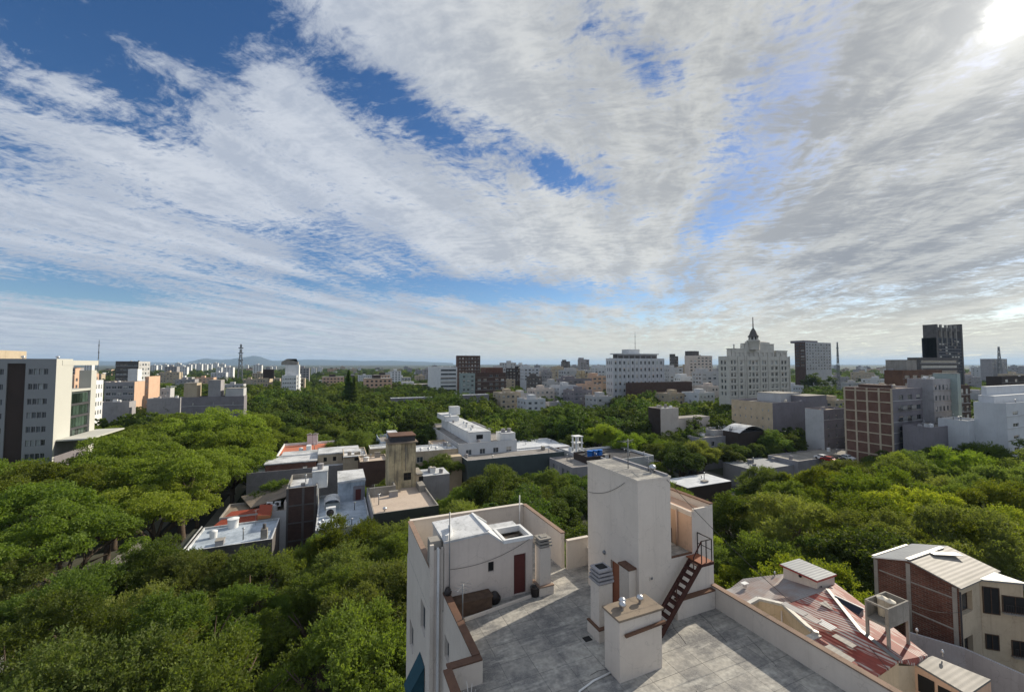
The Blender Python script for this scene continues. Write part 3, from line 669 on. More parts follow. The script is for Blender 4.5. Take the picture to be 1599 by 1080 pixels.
# steel stair
ST = thing('steel_staircase', 'rusty brown open steel staircase climbing against the tall cream stair tower', 'staircase', (13.4, 14.8, R))
xa, xb, za, zb = 13.25, 15.75, 24.02, 26.72; n = 11
for y in (14.42, 15.02):
    b = MB(); b.beam((xa, y, za), (xb, y, zb-.05), .05, .24, 'rust_steel'); put(b, 'stringer', ST)
for k in range(n):
    u = (k+.7)/n; x = xa+(xb-xa)*u; z = za+(zb-za)*u
    b = MB(); b.box(x-.13, x+.13, 14.45, 14.99, z-.02, z+.02, 'rust_steel'); put(b, 'tread', ST)
b = MB(); b.box(15.75, 16.5, 14.35, 15.28, 26.68, 26.73, 'rust_door'); b.box(15.72, 16.52, 14.33, 14.37, 26.6, 26.72, 'rust_steel'); put(b, 'landing', ST)
b = MB()
for x, y in ((15.8, 14.4), (16.45, 14.4), (16.45, 15.22), (16.1, 14.4)): b.beam((x, y, 26.73), (x, y, 27.75), .035, .035, 'black_metal')
b.beam((15.8, 14.4, 27.75), (16.45, 14.4, 27.75), .04, .04, 'black_metal'); b.beam((16.45, 14.4, 27.75), (16.45, 15.22, 27.75), .04, .04, 'black_metal'); b.beam((16.45, 14.4, 27.25), (16.45, 15.22, 27.25), .03, .03, 'black_metal')
b.beam((15.8, 14.4, 27.75), (15.3, 14.4, 27.1), .04, .04, 'rust_steel'); b.beam((15.3, 14.4, 27.1), (15.3, 14.4, 26.3), .035, .035, 'rust_steel'); put(b, 'railing', ST)
b = MB(); b.beam((13.1, 14.36, 25.0), (14.2, 14.36, 26.2), .045, .045, 'rust_steel'); b.beam((13.1, 14.36, 24.0), (13.1, 14.36, 25.0), .035, .035, 'rust_steel'); b.beam((14.2, 14.36, 25.1), (14.2, 14.36, 26.2), .035, .035, 'rust_steel'); put(b, 'handrail', ST)
# chimneys
def chimney_cap(root, cx, cy, z, w_, d_, n, mt, open_=True):
    b = MB()
    for k in range(n):
        zz = z+k*.16; s_ = 1.0-.05*k
        b.box(cx-w_/2*s_-.06, cx+w_/2*s_+.06, cy-d_/2*s_-.06, cy+d_/2*s_+.06, zz+.06, zz+.15, mt)
        b.box(cx-w_/2*s_+.05, cx+w_/2*s_-.05, cy-d_/2*s_+.05, cy+d_/2*s_-.05, zz-.01, zz+.06, 'dark_inside')
    zt = z+n*.16
    b.box(cx-w_/2+.14, cx+w_/2-.14, cy-d_/2+.14, cy+d_/2-.14, zt-.01, zt+.03, 'dark_inside' if open_ else mt); put(b, 'cap', root)
def chimney(label, x0, x1, y0, y1, z1, n, mt='grey_stucco', base=.5, open_=True, plinth='brown_coping'):
    c = thing('chimney', label, 'chimney', ((x0+x1)/2, (y0+y1)/2, R))
    b = MB(); b.box(x0, x1, y0, y1, R, z1, 'cream_stucco'); put(b, 'shaft', c)
    if base: 
        b = MB(); b.box(x0-.12, x1+.1, y0-.15, y0-.002, R, R+base, 'cream_stucco'); b.box(x0-.12, x0-.002, y0, y1+.1, R, R+base-.003, 'cream_stucco'); b.box(x0-.14, x1+.12, y0-.17, y0-.003, R+base, R+base+.06, plinth); b.box(x0-.14, x0-.003, y0-.003, y1+.12, R+base-.003, R+base+.057, plinth); put(b, 'plinth', c)
    chimney_cap(c, (x0+x1)/2, (y0+y1)/2, z1, x1-x0, y1-y0, n, mt, open_)
chimney('slim cream chimney with a stepped tan cap beside the maroon door', 10.0, 10.62, 19.5, 20.1, 26.35, 3, 'concrete', .42, False, 'terra_coping')
chimney('cream chimney with a grey slatted open cap in front of the rust door', 10.75, 11.45, 15.35, 16.0, 26.3, 4, 'grey_stucco', .5)
c = thing('chimney', 'wide cream chimney block with two steel cowls on its brown top', 'chimney', (11.1, 13.6, R))
b = MB(); b.box(10.05, 12.1, 13.05, 14.0, R, 26.25, 'cream_stucco'); put(b, 'shaft', c)
b = MB(); b.box(9.98, 12.17, 12.98, 14.07, 26.25, 26.33, 'roof_tan'); put(b, 'cap', c)
b = MB(); b.beam((10.25, 12.96, 25.72), (12.2, 12.96, 25.8), .1, .09, 'brown_coping'); put(b, 'ledge', c)
for k, (x, y, l) in enumerate(((10.55, 13.5, 'left steel cowl of the pair on the wide chimney top'), (11.5, 13.6, 'lone steel cowl on the right end of the wide chimney top'), (10.72, 13.72, 'steel cowl behind another on the left end of the wide chimney top'))):
    cowl(x, y, 26.33, l, .3, .1)
# small things on the terrace
t = thing('storage_box', 'long weathered brown wooden box on the terrace under the small square window', 'box', (6.5, 19.6, R))
b = MB(); b.box(5.45, 7.25, 19.3, 19.95, R, 24.62, 'wood_old'); put(b, 'body', t); b = MB(); b.box(5.4, 7.3, 19.25, 19.97, 24.62, 24.68, 'wood_old'); put(b, 'lid', t)
b = MB(); b.tube([(0, 0, .28+.28*0), (0, .25, .28)], [.28, .28], 'black_metal', 16); tag(b.build('rubber_hose_reel', None, (7.55, 19.6, R)), 'black hose reel lying at the right end of the wooden box', 'hose reel')
t = thing('paint_bucket', 'dark round bucket beside the foot of the slim chimney by the maroon door', 'bucket', (9.72, 19.55, R))
b = MB(); b.lathe((0, 0, 0), [(.19, 0), (.25, .42), (.26, .44), (.21, .44), (.2, .38)], 'black_metal', 16); b.build('body', t); b = MB(); b.tube([(.25*math.cos(a), 0, .42+.22*math.sin(a)) for a in [math.pi*i/8 for i in range(9)]], .012, 'grey_steel', 5); b.build('handle', t)
b = MB(); b.beam((5.75, 18.95, R+.07), (9.45, 19.5, R+.07), .12, .12, 'cream_stucco'); tag(b.build('drain_kerb'), 'pale raised kerb strip on the terrace in front of the wooden box', 'kerb')
b = MB(); b.tube([(8.0, 12.9, R+.04), (8.42, 13.3, R+.04), (9.2, 13.52, R+.04), (10.05, 13.6, R+.04)], .035, 'white_metal', 7); tag(b.build('floor_pipe'), 'thin white pipe on the slabs at the wide chimney foot', 'pipe')
b = MB(); b.box(10.15, 10.5, 15.5, 15.8, R-.0, R+.015, 'dark_inside'); tag(b.build('floor_drain'), 'square black floor drain beside the slatted chimney', 'drain')
antenna(13.9, 17.2, 30.64, 1.5, 'thin antenna near the middle of the stair tower roof', 3, .4); antenna(14.5, 16.4, 30.64, .7, 'short antenna near the front edge of the stair tower roof', 2, 1.2)
cowl(14.5, 16.1, 30.64, 'tiny vent on the stair tower roof')
antenna(5.25, 17.6, 24.96, 1.5, 'bent bare antenna on the left terrace parapet', 4, .8)
b = MB(); b.tube([(0, 0, 0), (0, 0, 4.6)], .03, 'grey_steel', 6); tag(b.build('pole', None, (5.25, 19.85, R+.2)), 'tall thin pole against the stair room left edge', 'pole')
b = MB(); b.lathe((0, 0, 0), [(.16, 0), (.2, .1), (.12, .28), (.05, .34)], 'black_metal', 10); tag(b.build('cable_drum', None, (5.15, 19.75, 24.96)), 'black cable bundle on the brown coping by the stair room corner', 'cable')
b = MB(); b.tube([(0, 0, 0), (0, 0, 2.9)], .035, 'white_metal', 6); b.box(-.1, .1, -.1, .1, 0, .05, 'white_metal'); tag(b.build('vent_pipe', None, (11.9, 26.3, R)), 'white vent pipe inside the far corner of the back parapet', 'pipe')
# awning
b = MB(); b.prism([(4.37, 21.3), (4.37, 22.5), (3.55, 22.4), (3.55, 21.4)], [20.75, 20.75, 19.4, 19.4], [20.8, 20.8, 19.45, 19.45], 'awning_teal'); b.face([(4.37, 21.35, 20.7), (3.56, 21.45, 19.42), (4.37, 21.35, 19.2)], 'awning_teal'); b.face([(4.37, 22.45, 20.7), (3.56, 22.35, 19.42), (4.37, 22.45, 19.2)], 'awning_teal')
put(b, 'awning', TB)
# wires
def wire(a, b_, label, sag=.4, r=.012):
    a = Vector(a); b_ = Vector(b_); pts = [a.lerp(b_, i/12)+Vector((0, 0, -sag*4*(i/12)*(1-i/12))) for i in range(13)]
    m_ = MB(); m_.tube(pts, r, 'cable', 4); return tag(m_.build('cable'), label, 'cable')
wire((14.6, 15.26, 30.5), (19.2, 12.5, 25.2), 'thin cable from the stair tower top down past the annex wall', .2)
wire((12.87, 19.3, 29.0), (12.87, 16.2, 30.3), 'faint cable sagging across the stair tower left wall', .25, .01)
wire((5.3, 19.95, 26.0), (9.6, 19.95, 26.75), 'thin wire slanting across the stair room front wall', .3, .01)
b = MB(); 
for k in range(5): a = k*.9; b.tube([(0, 0, 0), (.05*math.cos(a), .05*math.sin(a), .4), (.22*math.cos(a), .22*math.sin(a), .75+.1*(k % 3))], [.03, .02, .008], 'white_metal', 5)
tag(b.build('dry_plant', None, (4.45, 14.0, R)), 'bare whitish dry plant stems in the notch behind the left parapet', 'plant')

# ================================================================ red-roofed houses on the right, below the terrace
H = thing('red_roof_house', 'low house with a patchy red corrugated roof beyond the right parapet', 'house', (30, 18, 0)); FOOT.append((18, 38, 8, 30))
def A3(px, py, z): x, y = at(px, py, z); return (x, y, z)
R1, R2, R3 = A3(1292, 920, 17.3), A3(1344, 985, 17.1), A3(1403, 1031, 16.9)
def poly_sheet(px, z, mt): return [A3(x, y, zz) for (x, y), zz in zip(px, z if isinstance(z, list) else [z]*len(px))]
b = MB()
b.slab([R1, R2, R3, A3(1367, 1056, 16.0), (26.0, 12.0, 15.4), (24.0, 18.0, 15.5), A3(1268, 985, 16.2), A3(1225, 944, 16.3)], .12, 'red_sheet')
put(b, 'roof', H)
b = MB(); b.slab([R1, A3(1302, 908, 16.9), A3(1394, 978, 16.5), A3(1449, 1022, 16.4), A3(1428, 1036, 16.4), R3, R2], .12, 'red_sheet'); put(b, 'roof', H)
b = MB(); b.slab([A3(1225, 943, 16.303), A3(1187, 936, 16.3), A3(1167, 944, 16.2), (27.2, 27.0, 15.9), A3(1140, 918, 15.95), A3(1160, 903, 16.4), A3(1225, 895, 16.8), R1], .12, 'rusty_grey_sheet'); put(b, 'roof', H)
b = MB(); b.beam(Vector(R1)+Vector((0, 0, .06)), Vector(R2)+Vector((0, 0, .06)), .26, .06, 'flash_white'); b.beam(Vector(R2)+Vector((0, 0, .055)), Vector(R3)+Vector((0, 0, .055)), .3, .06, 'grey_steel'); put(b, 'ridge_flashing', H)
b = MB()
q = [A3(1167, 944, 16.3), A3(1184, 935, 16.4), A3(1223, 944, 16.4), A3(1268, 985, 16.3), A3(1278, 990, 16.2)]
for i in range(4): b.beam(Vector(q[i])+Vector((0, 0, .05)), Vector(q[i+1])+Vector((0, 0, .05)), .32, .2, 'flash_white')
b.beam(q[4], A3(1256, 999, 16.1), .5, .1, 'flash_white'); put(b, 'gutter', H)
b = MB()
for i in range(4):
    a_, c_ = q[i], q[i+1]; b.face([(a_[0], a_[1], 0), (c_[0], c_[1], 0), (c_[0], c_[1], c_[2]-.13), (a_[0], a_[1], a_[2]-.13)], 'warm_beige')
W_ = [R3, A3(1367, 1056, 16.0), (26.0, 12.0, 15.4)]
for a_, c_ in zip(W_[:-1], W_[1:]): b.face([(a_[0], a_[1], 0), (c_[0], c_[1], 0), (c_[0], c_[1], c_[2]-.13), (a_[0], a_[1], a_[2]-.13)], 'warm_beige')
for a_, c_ in ((A3(1302, 908, 16.9), A3(1394, 978, 16.5)), (A3(1394, 978, 16.5), A3(1449, 1022, 16.4)), (A3(1302, 908, 16.9), A3(1225, 895, 16.8)), (A3(1225, 895, 16.8), A3(1160, 903, 16.4)), (A3(1160, 903, 16.4), A3(1140, 918, 15.95))):
    b.face([(a_[0], a_[1], 0), (c_[0], c_[1], 0), (c_[0], c_[1], c_[2]-.13), (a_[0], a_[1], a_[2]-.13)], 'concrete')
put(b, 'wall', H)
b = MB(); b.tube([A3(1220, 935, 16.4), A3(1221, 978, 15.2)], .06, 'pink_stucco', 8); put(b, 'vent_pipe', H)
rr = random.Random(12)
for k in (0, 1, 2, 3, 5, 8):       # sheets laid over holes, a few centimetres proud
    px_, py_ = [(1262, 962), (1290, 975), (1318, 1000), (1240, 950), (1335, 1010), (1300, 948), (1415, 1008), (1436, 1018), (1310, 1020)][k]; zz = 16.9-.004*(py_-940); c_ = A3(px_, py_, zz+.12); w_, l_ = rr.uniform(.5, .9), rr.uniform(.9, 1.9)
    b = MB(); b.slab([(c_[0]-w_/2, c_[1]-l_/2, c_[2]), (c_[0]+w_/2, c_[1]-l_/2, c_[2]+.02), (c_[0]+w_/2, c_[1]+l_/2, c_[2]+.05), (c_[0]-w_/2, c_[1]+l_/2, c_[2]+.03)], .02, ['rusty_grey_sheet', 'grey_sheet_y', 'pale_sheet'][k % 3]); put(b, 'patch_sheet', H)
wire(A3(1290, 920, 17.6), A3(1388, 1046, 16.6), 'cable lying down the red roof beside its ridge', .1, .02)
wire(A3(1419, 940, 19.4), (xw, yw, 17.2) if False else A3(1500, 955, 17.0), 'cable from the tank tower across to the brick building', .3, .015)
# little roof hut
hx0, hy0 = at(1276, 929, 16.6); K = thing('roof_hut', 'small plaster hut with a grey sheet top and red fascia on the red roof', 'hut', (hx0-.2, hy0+1, 16.5))
hx1 = bis(lambda x: proj(x, hy0, 17.6)[0]-1303, hx0, hx0+6); hy1 = bis(lambda y: proj(hx0, y, 17.6)[0]-1223, hy0, hy0+9)
b = MB(); b.box(hx0, hx1, hy0, hy1, 16.2, 17.75, 'pink_stucco'); put(b, 'wall', K); b = MB(); b.box(hx0-.2, hx1+.1, hy0-.15, hy1+.2, 17.75, 17.86, 'red_edge'); b.box(hx0-.17, hx1+.07, hy0-.12, hy1+.17, 17.86, 17.9, 'slate_sheet'); put(b, 'roof', K)
b = MB(); b.box(hx0+.35, hx0+.65, hy0-.02, hy0+.02, 16.9, 17.25, 'dark_inside'); put(b, 'window', K); b = MB(); b.tube([(hx0-.12, hy0+1.3, 17.6), (hx0, hy0+1.3, 17.6)], .12, 'dark_inside', 10); put(b, 'vent_hole', K)
# skylight frame and loose white sheets on the roof
t = thing('roof_skylight', 'dark skylight box with a white edge standing on the red roof', 'skylight', A3(1322, 948, 17.0))
b = MB(); b.prism([(-.35, -1.0), (.25, -1.0), (.25, .9), (-.35, .9)], -.1, [.1, .38, .38, .1], 'grey_steel', 'panel_dark'); b.build('body', t); b = MB(); b.beam((.25, -1.05, .4), (.25, .95, .4), .1, .06, 'white_metal'); b.build('frame', t)
for (x, y, l) in ((1163, 911, 'small white vent box on the grey upper end of the red roof'),):
    b = MB(); b.box(-.12, .12, -.12, .12, 0, .3, 'pink_stucco'); b.box(-.3, .3, -.2, .2, .3, .36, 'white_metal'); tag(b.build('roof_vent', None, A3(x, y+5, 16.25)), l, 'vent')
for i, (x, y, z, l) in enumerate(((1210, 899, 16.6, 'white cowl on a stem at the back edge of the grey roof end'), (1432, 990, 16.6, 'small round cowl right of the tank tower on the red roof'), (1472, 1024, 16.4, 'white cowl at the end of the red roof by the pale tin roof'))): cowl(*at(x, y, z), z, l, .4, .065)
# water tank tower
tx0, ty0 = at(1387, 951, 19.5); tx1 = bis(lambda x: proj(x, ty0, 19.5)[0]-1419, tx0, tx0+6); ty1 = bis(lambda y: proj(tx0, y, 19.5)[0]-1350, ty0, ty0+8)
T = thing('tank_tower', 'concrete tank tower on legs rising from the red roof, open at its left', 'tower', (tx0, ty0, 16.0))
for (x, y) in ((tx0, ty0), (tx1-.16, ty0), (tx0, ty1-.16), (tx1-.16, ty1-.16)):
    b = MB(); b.box(x, x+.16, y, y+.16, 15.6, 18.2, 'concrete'); put(b, 'leg', T)
b = MB(); b.box(tx0, tx1, ty0, ty1, 18.2, 18.34, 'concrete'); put(b, 'platform', T)
b = MB(); b.box(tx0, tx1, ty0, ty0+.1, 18.34, 19.5, 'concrete'); b.box(tx0+.003, tx1-.1, ty1-.1, ty1, 18.34, 19.5, 'concrete'); b.box(tx1-.1, tx1, ty0+.1, ty1-.003, 18.34, 19.497, 'concrete'); b.box(tx0, tx0+.1, ty0+.1, ty1-.1, 19.38, 19.5, 'concrete'); b.box(tx0, tx0+.16, ty0+.1, ty0+.2, 18.34, 19.38, 'concrete'); put(b, 'side_wall', T)
r_ = min((tx1-tx0)*.43, (ty1-ty0)*.235)
tank((tx0+tx1)/2-.05, ty0+.12+r_*1.08, 18.36, r_, 1.18, 'front round cream water tank inside the concrete tank tower'); tank((tx0+tx1)/2-.05, ty1-.12-r_*1.08, 18.36, r_, 1.18, 'rear round cream water tank inside the concrete tank tower')
# house with pale tin roof in front right
tn = [A3(1428, 1034, 16.3), A3(1456, 1023, 16.3), A3(1547, 1060, 15.9), A3(1512, 1084, 15.9)]
L = thing('tin_roof_house', 'beige house with a pale ribbed tin roof at the lower right', 'house', (36, 12, 0)); FOOT.append((30, 42, 6, 16))
b = MB(); b.slab(tn, .12, 'pale_sheet', 'grey_steel'); put(b, 'roof', L)
b = MB(); a_, c_ = Vector(tn[0]), Vector(tn[3]); dirn = (c_-a_)
for i in range(4): p_, q_ = tn[i], tn[(i+1) % 4]; b.face([(p_[0], p_[1], 0), (q_[0], q_[1], 0), (q_[0], q_[1], q_[2]-.13), (p_[0], p_[1], p_[2]-.13)], 'peach')
e_ = Vector(R3); p2 = Vector(tn[0]); b.face([(e_.x, e_.y, 0), (p2.x, p2.y, 0), (p2.x, p2.y, 16.1), (e_.x, e_.y, 16.6)], 'warm_beige'); put(b, 'wall', L)
for u, hgt, wd in ((.22, 1.5, .8), (.62, 1.4, 1.1)):
    p_ = a_+dirn*u; n_ = Vector((-(dirn.y), dirn.x, 0)).normalized(); n_ = n_ if n_.y < 0 or n_.x < 0 else -n_
    b = MB(); dd = Vector((dirn.x, dirn.y, 0)).normalized(); q0 = p_+n_*.02; b.beam(Vector((q0.x, q0.y, 14.6)), Vector((q0.x, q0.y, 14.6+hgt-.4)), wd, .05, 'dark_inside'); put(b, 'window', L)
# brick building with windows facing the light well
Z = 18.6; c1 = at(1497, 917, Z); y_far = bis(lambda y: proj(c1[0], y, Z)[0]-1366, c1[1], c1[1]+20)
BK = thing('brick_building', 'dark brick gabled building with a metal roof at the right edge', 'building', (c1[0]+4, c1[1]+3, 0)); FOOT.append((c1[0]-1, c1[0]+16, c1[1]-5, y_far+1))
xL, yN, yF = c1[0], c1[1], y_far; yM = yN+(yF-yN)*.56; xR = at(1545, 893, Z)[0]+1.0
b = MB(); b.face([(xL, yF, 0), (xL, yN, 0), (xL, yN, Z), (xL, yM, Z+.75), (xL, yF, Z)][::-1], 'brick_dark'); b.face([(xL, yF, 0), (xR, yF, 0), (xR, yF, Z), (xL, yF, Z)], 'brick_dark')
xJ = at(1530, 903, Z)[0]
facade(b, 'S', yN, xL, xR, 0, Z, [(xL+.35, xL+2.0, z, z+1.7) for z in (5.5, 8.6, 11.6, 14.2, 16.0)][0:3]+[(xL+.5, xL+1.9, 13.2, 14.6), (xL+.4, xL+2.1, 16.4, 18.0)], 'beige', .35)
put(b, 'wall', BK)
for o in [(xL+.5, xL+1.9, 13.2, 14.6), (xL+.4, xL+2.1, 16.4, 18.0)]: window(BK, 'S', yN, o, .35, frame='wood_old', near=True)
b = MB(); 
for yy in (yN+.1, yM-.1, yF-.2): b.box(xL-.05, xL-.003, yy, yy+.28, 0, Z-.1 if yy != yM-.1 else Z+.5, 'concrete')

for zz in (3.2, 6.2, 9.2, 12.2, 15.2, 17.6): b.box(xL-.03, xL-.004, yN+.4, yF-.3, zz, zz+.11, 'concrete')
put(b, 'bond_beams', BK); b = MB(); b.tube([(xL-.02, yN-.08, 8), (xL-.02, yN-.08, Z-.3)], .06, 'black_metal', 6); put(b, 'downpipe', BK)
b = MB()
b.slab([(xL-.15, yN-.2, Z+.05), (xR, yN-.2, Z+.05), (xR, yM, Z+.85), (xL-.15, yM, Z+.85)], .1, 'pale_sheet', 'grey_steel'); put(b, 'roof', BK)
b = MB(); b.slab([(xL-.15, yM+.003, Z+.85), (xR, yM+.003, Z+.85), (xR, yF+.15, Z+.05), (xL-.15, yF+.15, Z+.05)], .1, 'slate_sheet', 'white_metal'); put(b, 'roof', BK)
b = MB(); b.beam((xL-.15, yM, Z+.9), (xR-1, yM, Z+.9), .3, .06, 'flash_white'); b.beam((xL-.1, yF+.1, Z+.12), (xR-1, yF+.1, Z+.12), .2, .08, 'flash_white'); b.beam((xR-3.5, yM-.2, Z+.9), (xR-1.2, yM-1.2, Z+.8), .6, .06, 'flash_white'); put(b, 'ridge_flashing', BK)
# wing that turns towards the viewer
w0 = at(1530, 903, Z); w1 = at(1597, 911, Z); WG = [w0, w1, (w1[0]+6, w1[1]+1.5), (w1[0]+5, w1[1]+7), (w0[0]+1.0, yN+.0)]
WN = thing('beige_wing', 'beige three-storey wing with barred windows joined to the dark brick building', 'building', (w0[0], w0[1], 0))
b = MB(); WG = [w0, w1, (w1[0]+.6, w1[1]+4.2), (w0[0]+.3, w0[1]+4.0)]; b.prism(WG, 0, Z-.05, 'beige'); put(b, 'wall', WN)
b = MB(); b.slab([(p[0]+dx, p[1]+dy, Z+.08) for p, dx, dy in zip(WG, (-.2, .2, .2, -.2), (-.25, -.25, .3, .3))], .12, 'slate_sheet', 'grey_steel'); put(b, 'roof', WN)
dv = (Vector(w1)-Vector(w0)).normalized(); nv = Vector((dv.y, -dv.x)) 
def wing_win(u, wd, z0, z1, name='window', mt='dark_inside', frame='wood_old', ledge=False):
    p = Vector(w0)+dv*u; fr = MB()
    def bar(a, b_, c, d, off, th, mt_): 
        s = p+dv*a+nv*off; e = p+dv*b_+nv*off; q = [s, e, e+nv*th, s+nv*th]; fr.prism([tuple(v) for v in q], z0+c, z0+d, mt_)
    h = z1-z0; bar(0, wd, 0, h, .003, .03, mt); bar(-.05, 0, -.05, h+.05, .003, .07, frame); bar(wd, wd+.05, -.05, h+.05, .003, .07, frame); bar(0, wd, h, h+.05, .003, .07, frame); bar(0, wd, -.05, 0, .003, .09, frame); bar(wd/2-.02, wd/2+.02, 0, h, .035, .03, frame)
    if ledge:
        bar(-.1, wd+.1, -.12, -.05, .003, .35, 'concrete')
        for k in range(int(wd/.15)+1): bar(k*.15, k*.15+.02, 0, .6, .3, .02, 'black_metal')
        bar(0, wd, .6, .64, .3, .02, 'black_metal')
    put(fr, name, WN)
Lw = (Vector(w1)-Vector(w0)).length
wing_win(.15, .95, 16.0, 18.0); wing_win(1.35, 1.5, 16.3, 17.5, ledge=True); wing_win(.2, .75, 13.2, 14.3); wing_win(1.8, .9, 13.0, 14.1, ledge=True); wing_win(.2, .75, 10.3, 11.4); wing_win(1.8, .9, 10.0, 11.1)
# dark neighbour at the picture's edge, low walls and clutter between
NX = thing('dark_neighbour', 'dark narrow building just beyond the beige wing at the right frame edge', 'building', (w1[0]+3, w1[1], 0))
b = MB(); b.box(w1[0]+.1, w1[0]+6, w1[1]-5, w1[1]-.1, 0, 15.0, 'brown_dark'); put(b, 'wall', NX); b = MB(); b.box(w1[0], w1[0]+6.1, w1[1]-5.1, w1[1], 15.0, 15.15, 'roof_dark'); put(b, 'roof', NX)
g0 = at(1425, 975, 15.6)
GW = thing('party_wall', 'stained grey party wall running between the red roofs and brick building', 'wall', (g0[0], g0[1], 0))
b = MB(); gp = [at(1419, 985, 15.4), at(1505, 1010, 15.0), at(1600, 1052, 14.6)]
for i in range(2):
    a_, c_ = Vector(gp[i]), Vector(gp[i+1]); nn = Vector((c_.y-a_.y, a_.x-c_.x)).normalized()*.2; b.prism([tuple(a_), tuple(c_), tuple(c_+nn), tuple(a_+nn)], 0, [15.4-.4*i, 15.0-.4*i, 15.0-.4*i, 15.4-.4*i], 'grey_stucco')
put(b, 'masonry', GW)
YD = MB(); YD.prism([at(1505, 1005, 12), at(1640, 1040, 12), at(1640, 960, 12), at(1515, 955, 12)], 11.6, 12, 'concrete', 'roof_dark'); o = thing('low_roof', 'dark cluttered low roof below the beige wing windows', 'roof', (52, 12, 0)); put(YD, 'slab', o)
# ================================================================ houses in the middle of the view
def B_(flx, fly, frx, bly, z, name, label, cat='house', **k):
    fp = blk(flx, fly, frx, bly, z); return building(name, label, cat, fp, z, **k), fp
def rect_on(fp, a, b, c, d):     # fractions of a footprint
    return (fp[0]+(fp[1]-fp[0])*a, fp[0]+(fp[1]-fp[0])*b, fp[2]+(fp[3]-fp[2])*c, fp[2]+(fp[3]-fp[2])*d)
o, fp = B_(288, 864, 425, 826, 8.5, 'white_roof_house', 'low house with a long white roof, nearest of the houses left of the terrace', wall='dark_concrete', roof='blue_white_roof', par=.25, coping='white_roof', ops={'S': grid(blk(288, 864, 425, 826, 8.5)[0]+.5, blk(288, 864, 425, 826, 8.5)[1]-.5, 1, 8, 4, 2)})
L1 = fp
b = MB(); b.beam((fp[0]-1.2, fp[2]+.2, 8.2), (fp[0]-.9, fp[3]+.5, 8.5), 1.3, .12, 'dark_sheet'); b.beam((fp[0]-.5, fp[2], 8.6), (fp[0]-.4, fp[3]+.6, 8.8), .12, .16, 'white_roof'); put(b, 'side_canopy', o)
c = thing('chimney', 'small sooty chimney with a clay pot at the right of the long white roof', 'chimney', (fp[1]-1.3, fp[2]+1.6, 8.5)); b = MB(); b.box(-.45, .45, -.45, .45, 0, 1.5, 'concrete'); b.build('shaft', c); b = MB(); b.lathe((0, 0, 1.5), [(.3, 0), (.22, .5), (.26, .7), (.1, .75)], 'dark_concrete', 10); b.build('pot', c)
tank(fp[0]+4.3, fp[3]-1.0, 8.5, .85, 1.5, 'white water tank at the back edge of the long white roof', 'white_paint')
o, fp = B_(342, 812, 447, 790, 8.8, 'red_dormer_house', 'small house with a red tiled lean-to roof behind the long white roof', wall='pale_grey', roof='roof_tan', par=.35, coping='concrete', ops={'S': [(blk(342, 812, 447, 790, 8.8)[0]+7, blk(342, 812, 447, 790, 8.8)[0]+9, 5.5, 7.2)]})
b = MB(); x0, x1, y0, y1 = fp; b.slab([(x0-.6, y0-1.5, 8.3), (x0+6.0, y0-1.5, 8.3), (x0+6.0, y0+1.6, 9.6), (x0+1.5, y0+1.6, 9.6)], .15, 'roof_tile_red'); put(b, 'tiled_roof', o)
b = MB(); b.prism([(x0+6.0, y0-1.7), (x0+8.0, y0-1.7), (x0+8.0, y0+.8), (x0+6.0, y0+.8)], 8.6, [9.4, 9.1, 10.2, 10.5], 'orange_paint', 'roof_tile_red'); put(b, 'dormer', o)
b = MB(); b.slab([(x1-6, y0+2.5, 9.6), (x1, y0+1.5, 11.3), (x1, y1+3, 11.3), (x1-9, y1+3, 9.6)], .15, 'roof_tan'); put(b, 'lean_to_roof', o)
b = MB(); b.box(x1-.4, x1, y0, y1+2, 8.8, 10.6, 'pink_stucco'); put(b, 'side_wall', o)
for i, dx in enumerate((1.6, 2.9)): ac(x1-dx, y0+1.9, 9.4, ('left', 'right')[i]+' air conditioner of the pair beside the red lean-to roof', 1.0, .5, 1.0)
o, fp = B_(447, 771, 495, 748, 12, 'dark_brick_house', 'tall dark brick blank-walled house between the red lean-to and the blue-white roof', wall='brick_brown', roof='white_roof', par=.9, walls={'N': 'white_paint', 'E': 'white_paint', 'W': 'grey_stucco'}, coping='concrete')
x0, x1, y0, y1 = fp; b = MB()
for q in (x0+.0, x0+2.6, x1-.5): b.box(q, q+.4, y0-.12, y0-.004, 0, 12.8, 'dark_concrete')
for q in (3.2, 6.4, 9.6): b.box(x0, x1, y0-.1, y0-.005, q, q+.25, 'dark_concrete')
put(b, 'pilaster', o)
sx0, sx1 = x0+4.2, x0+6.9; c = thing('roof_cabin', 'white cabin with a tank on top on the dark brick house roof', 'cabin', (sx0, y0+2, 12)); b = MB(); b.box(sx0, sx1, y0+2, y0+6, 11.9, 15.0, 'white_paint'); put(b, 'wall', c); b = MB(); b.box(sx0-.1, sx1+.1, y0+1.9, y0+6.1, 15.0, 15.15, 'white_roof'); put(b, 'roof', c)
tank((sx0+sx1)/2, y0+3.6, 15.15, .6, 1.1, 'grey tank on top of the white cabin above the dark brick wall', 'grey_stucco')
o, fp = B_(492, 834, 579, 778, 9, 'blue_white_house', 'house with a pale blue-white flat roof and low parapets', wall='pale_grey', roof='blue_white_roof', par=.5, coping='white_roof', walls={'E': 'brick_brown'})
x0, x1, y0, y1 = fp
b = MB(); b.box(x0+3.4, x1, y1-4.0, y1+5, 8.9, 12.6, 'blue_white_roof'); b.box(x0+6.2, x1-.1, y1-4.25, y1-4.01, 9, 11.8, 'violet_grey'); b.box(x0+3.3, x1+.1, y1-4.1, y1+5.1, 12.6, 12.9, 'white_roof'); put(b, 'upper_room', o)
b = MB(); b.box(x0+6.6, x0+7.6, y1-4.3, y1-4.26, 9.1, 11.2, 'maroon_door'); put(b, 'door', o)
ac(x0+2.2, y0+7.2, 9.0, 'boxy white air conditioner with dark fan on the blue-white roof', 1.6, .9, 1.7)
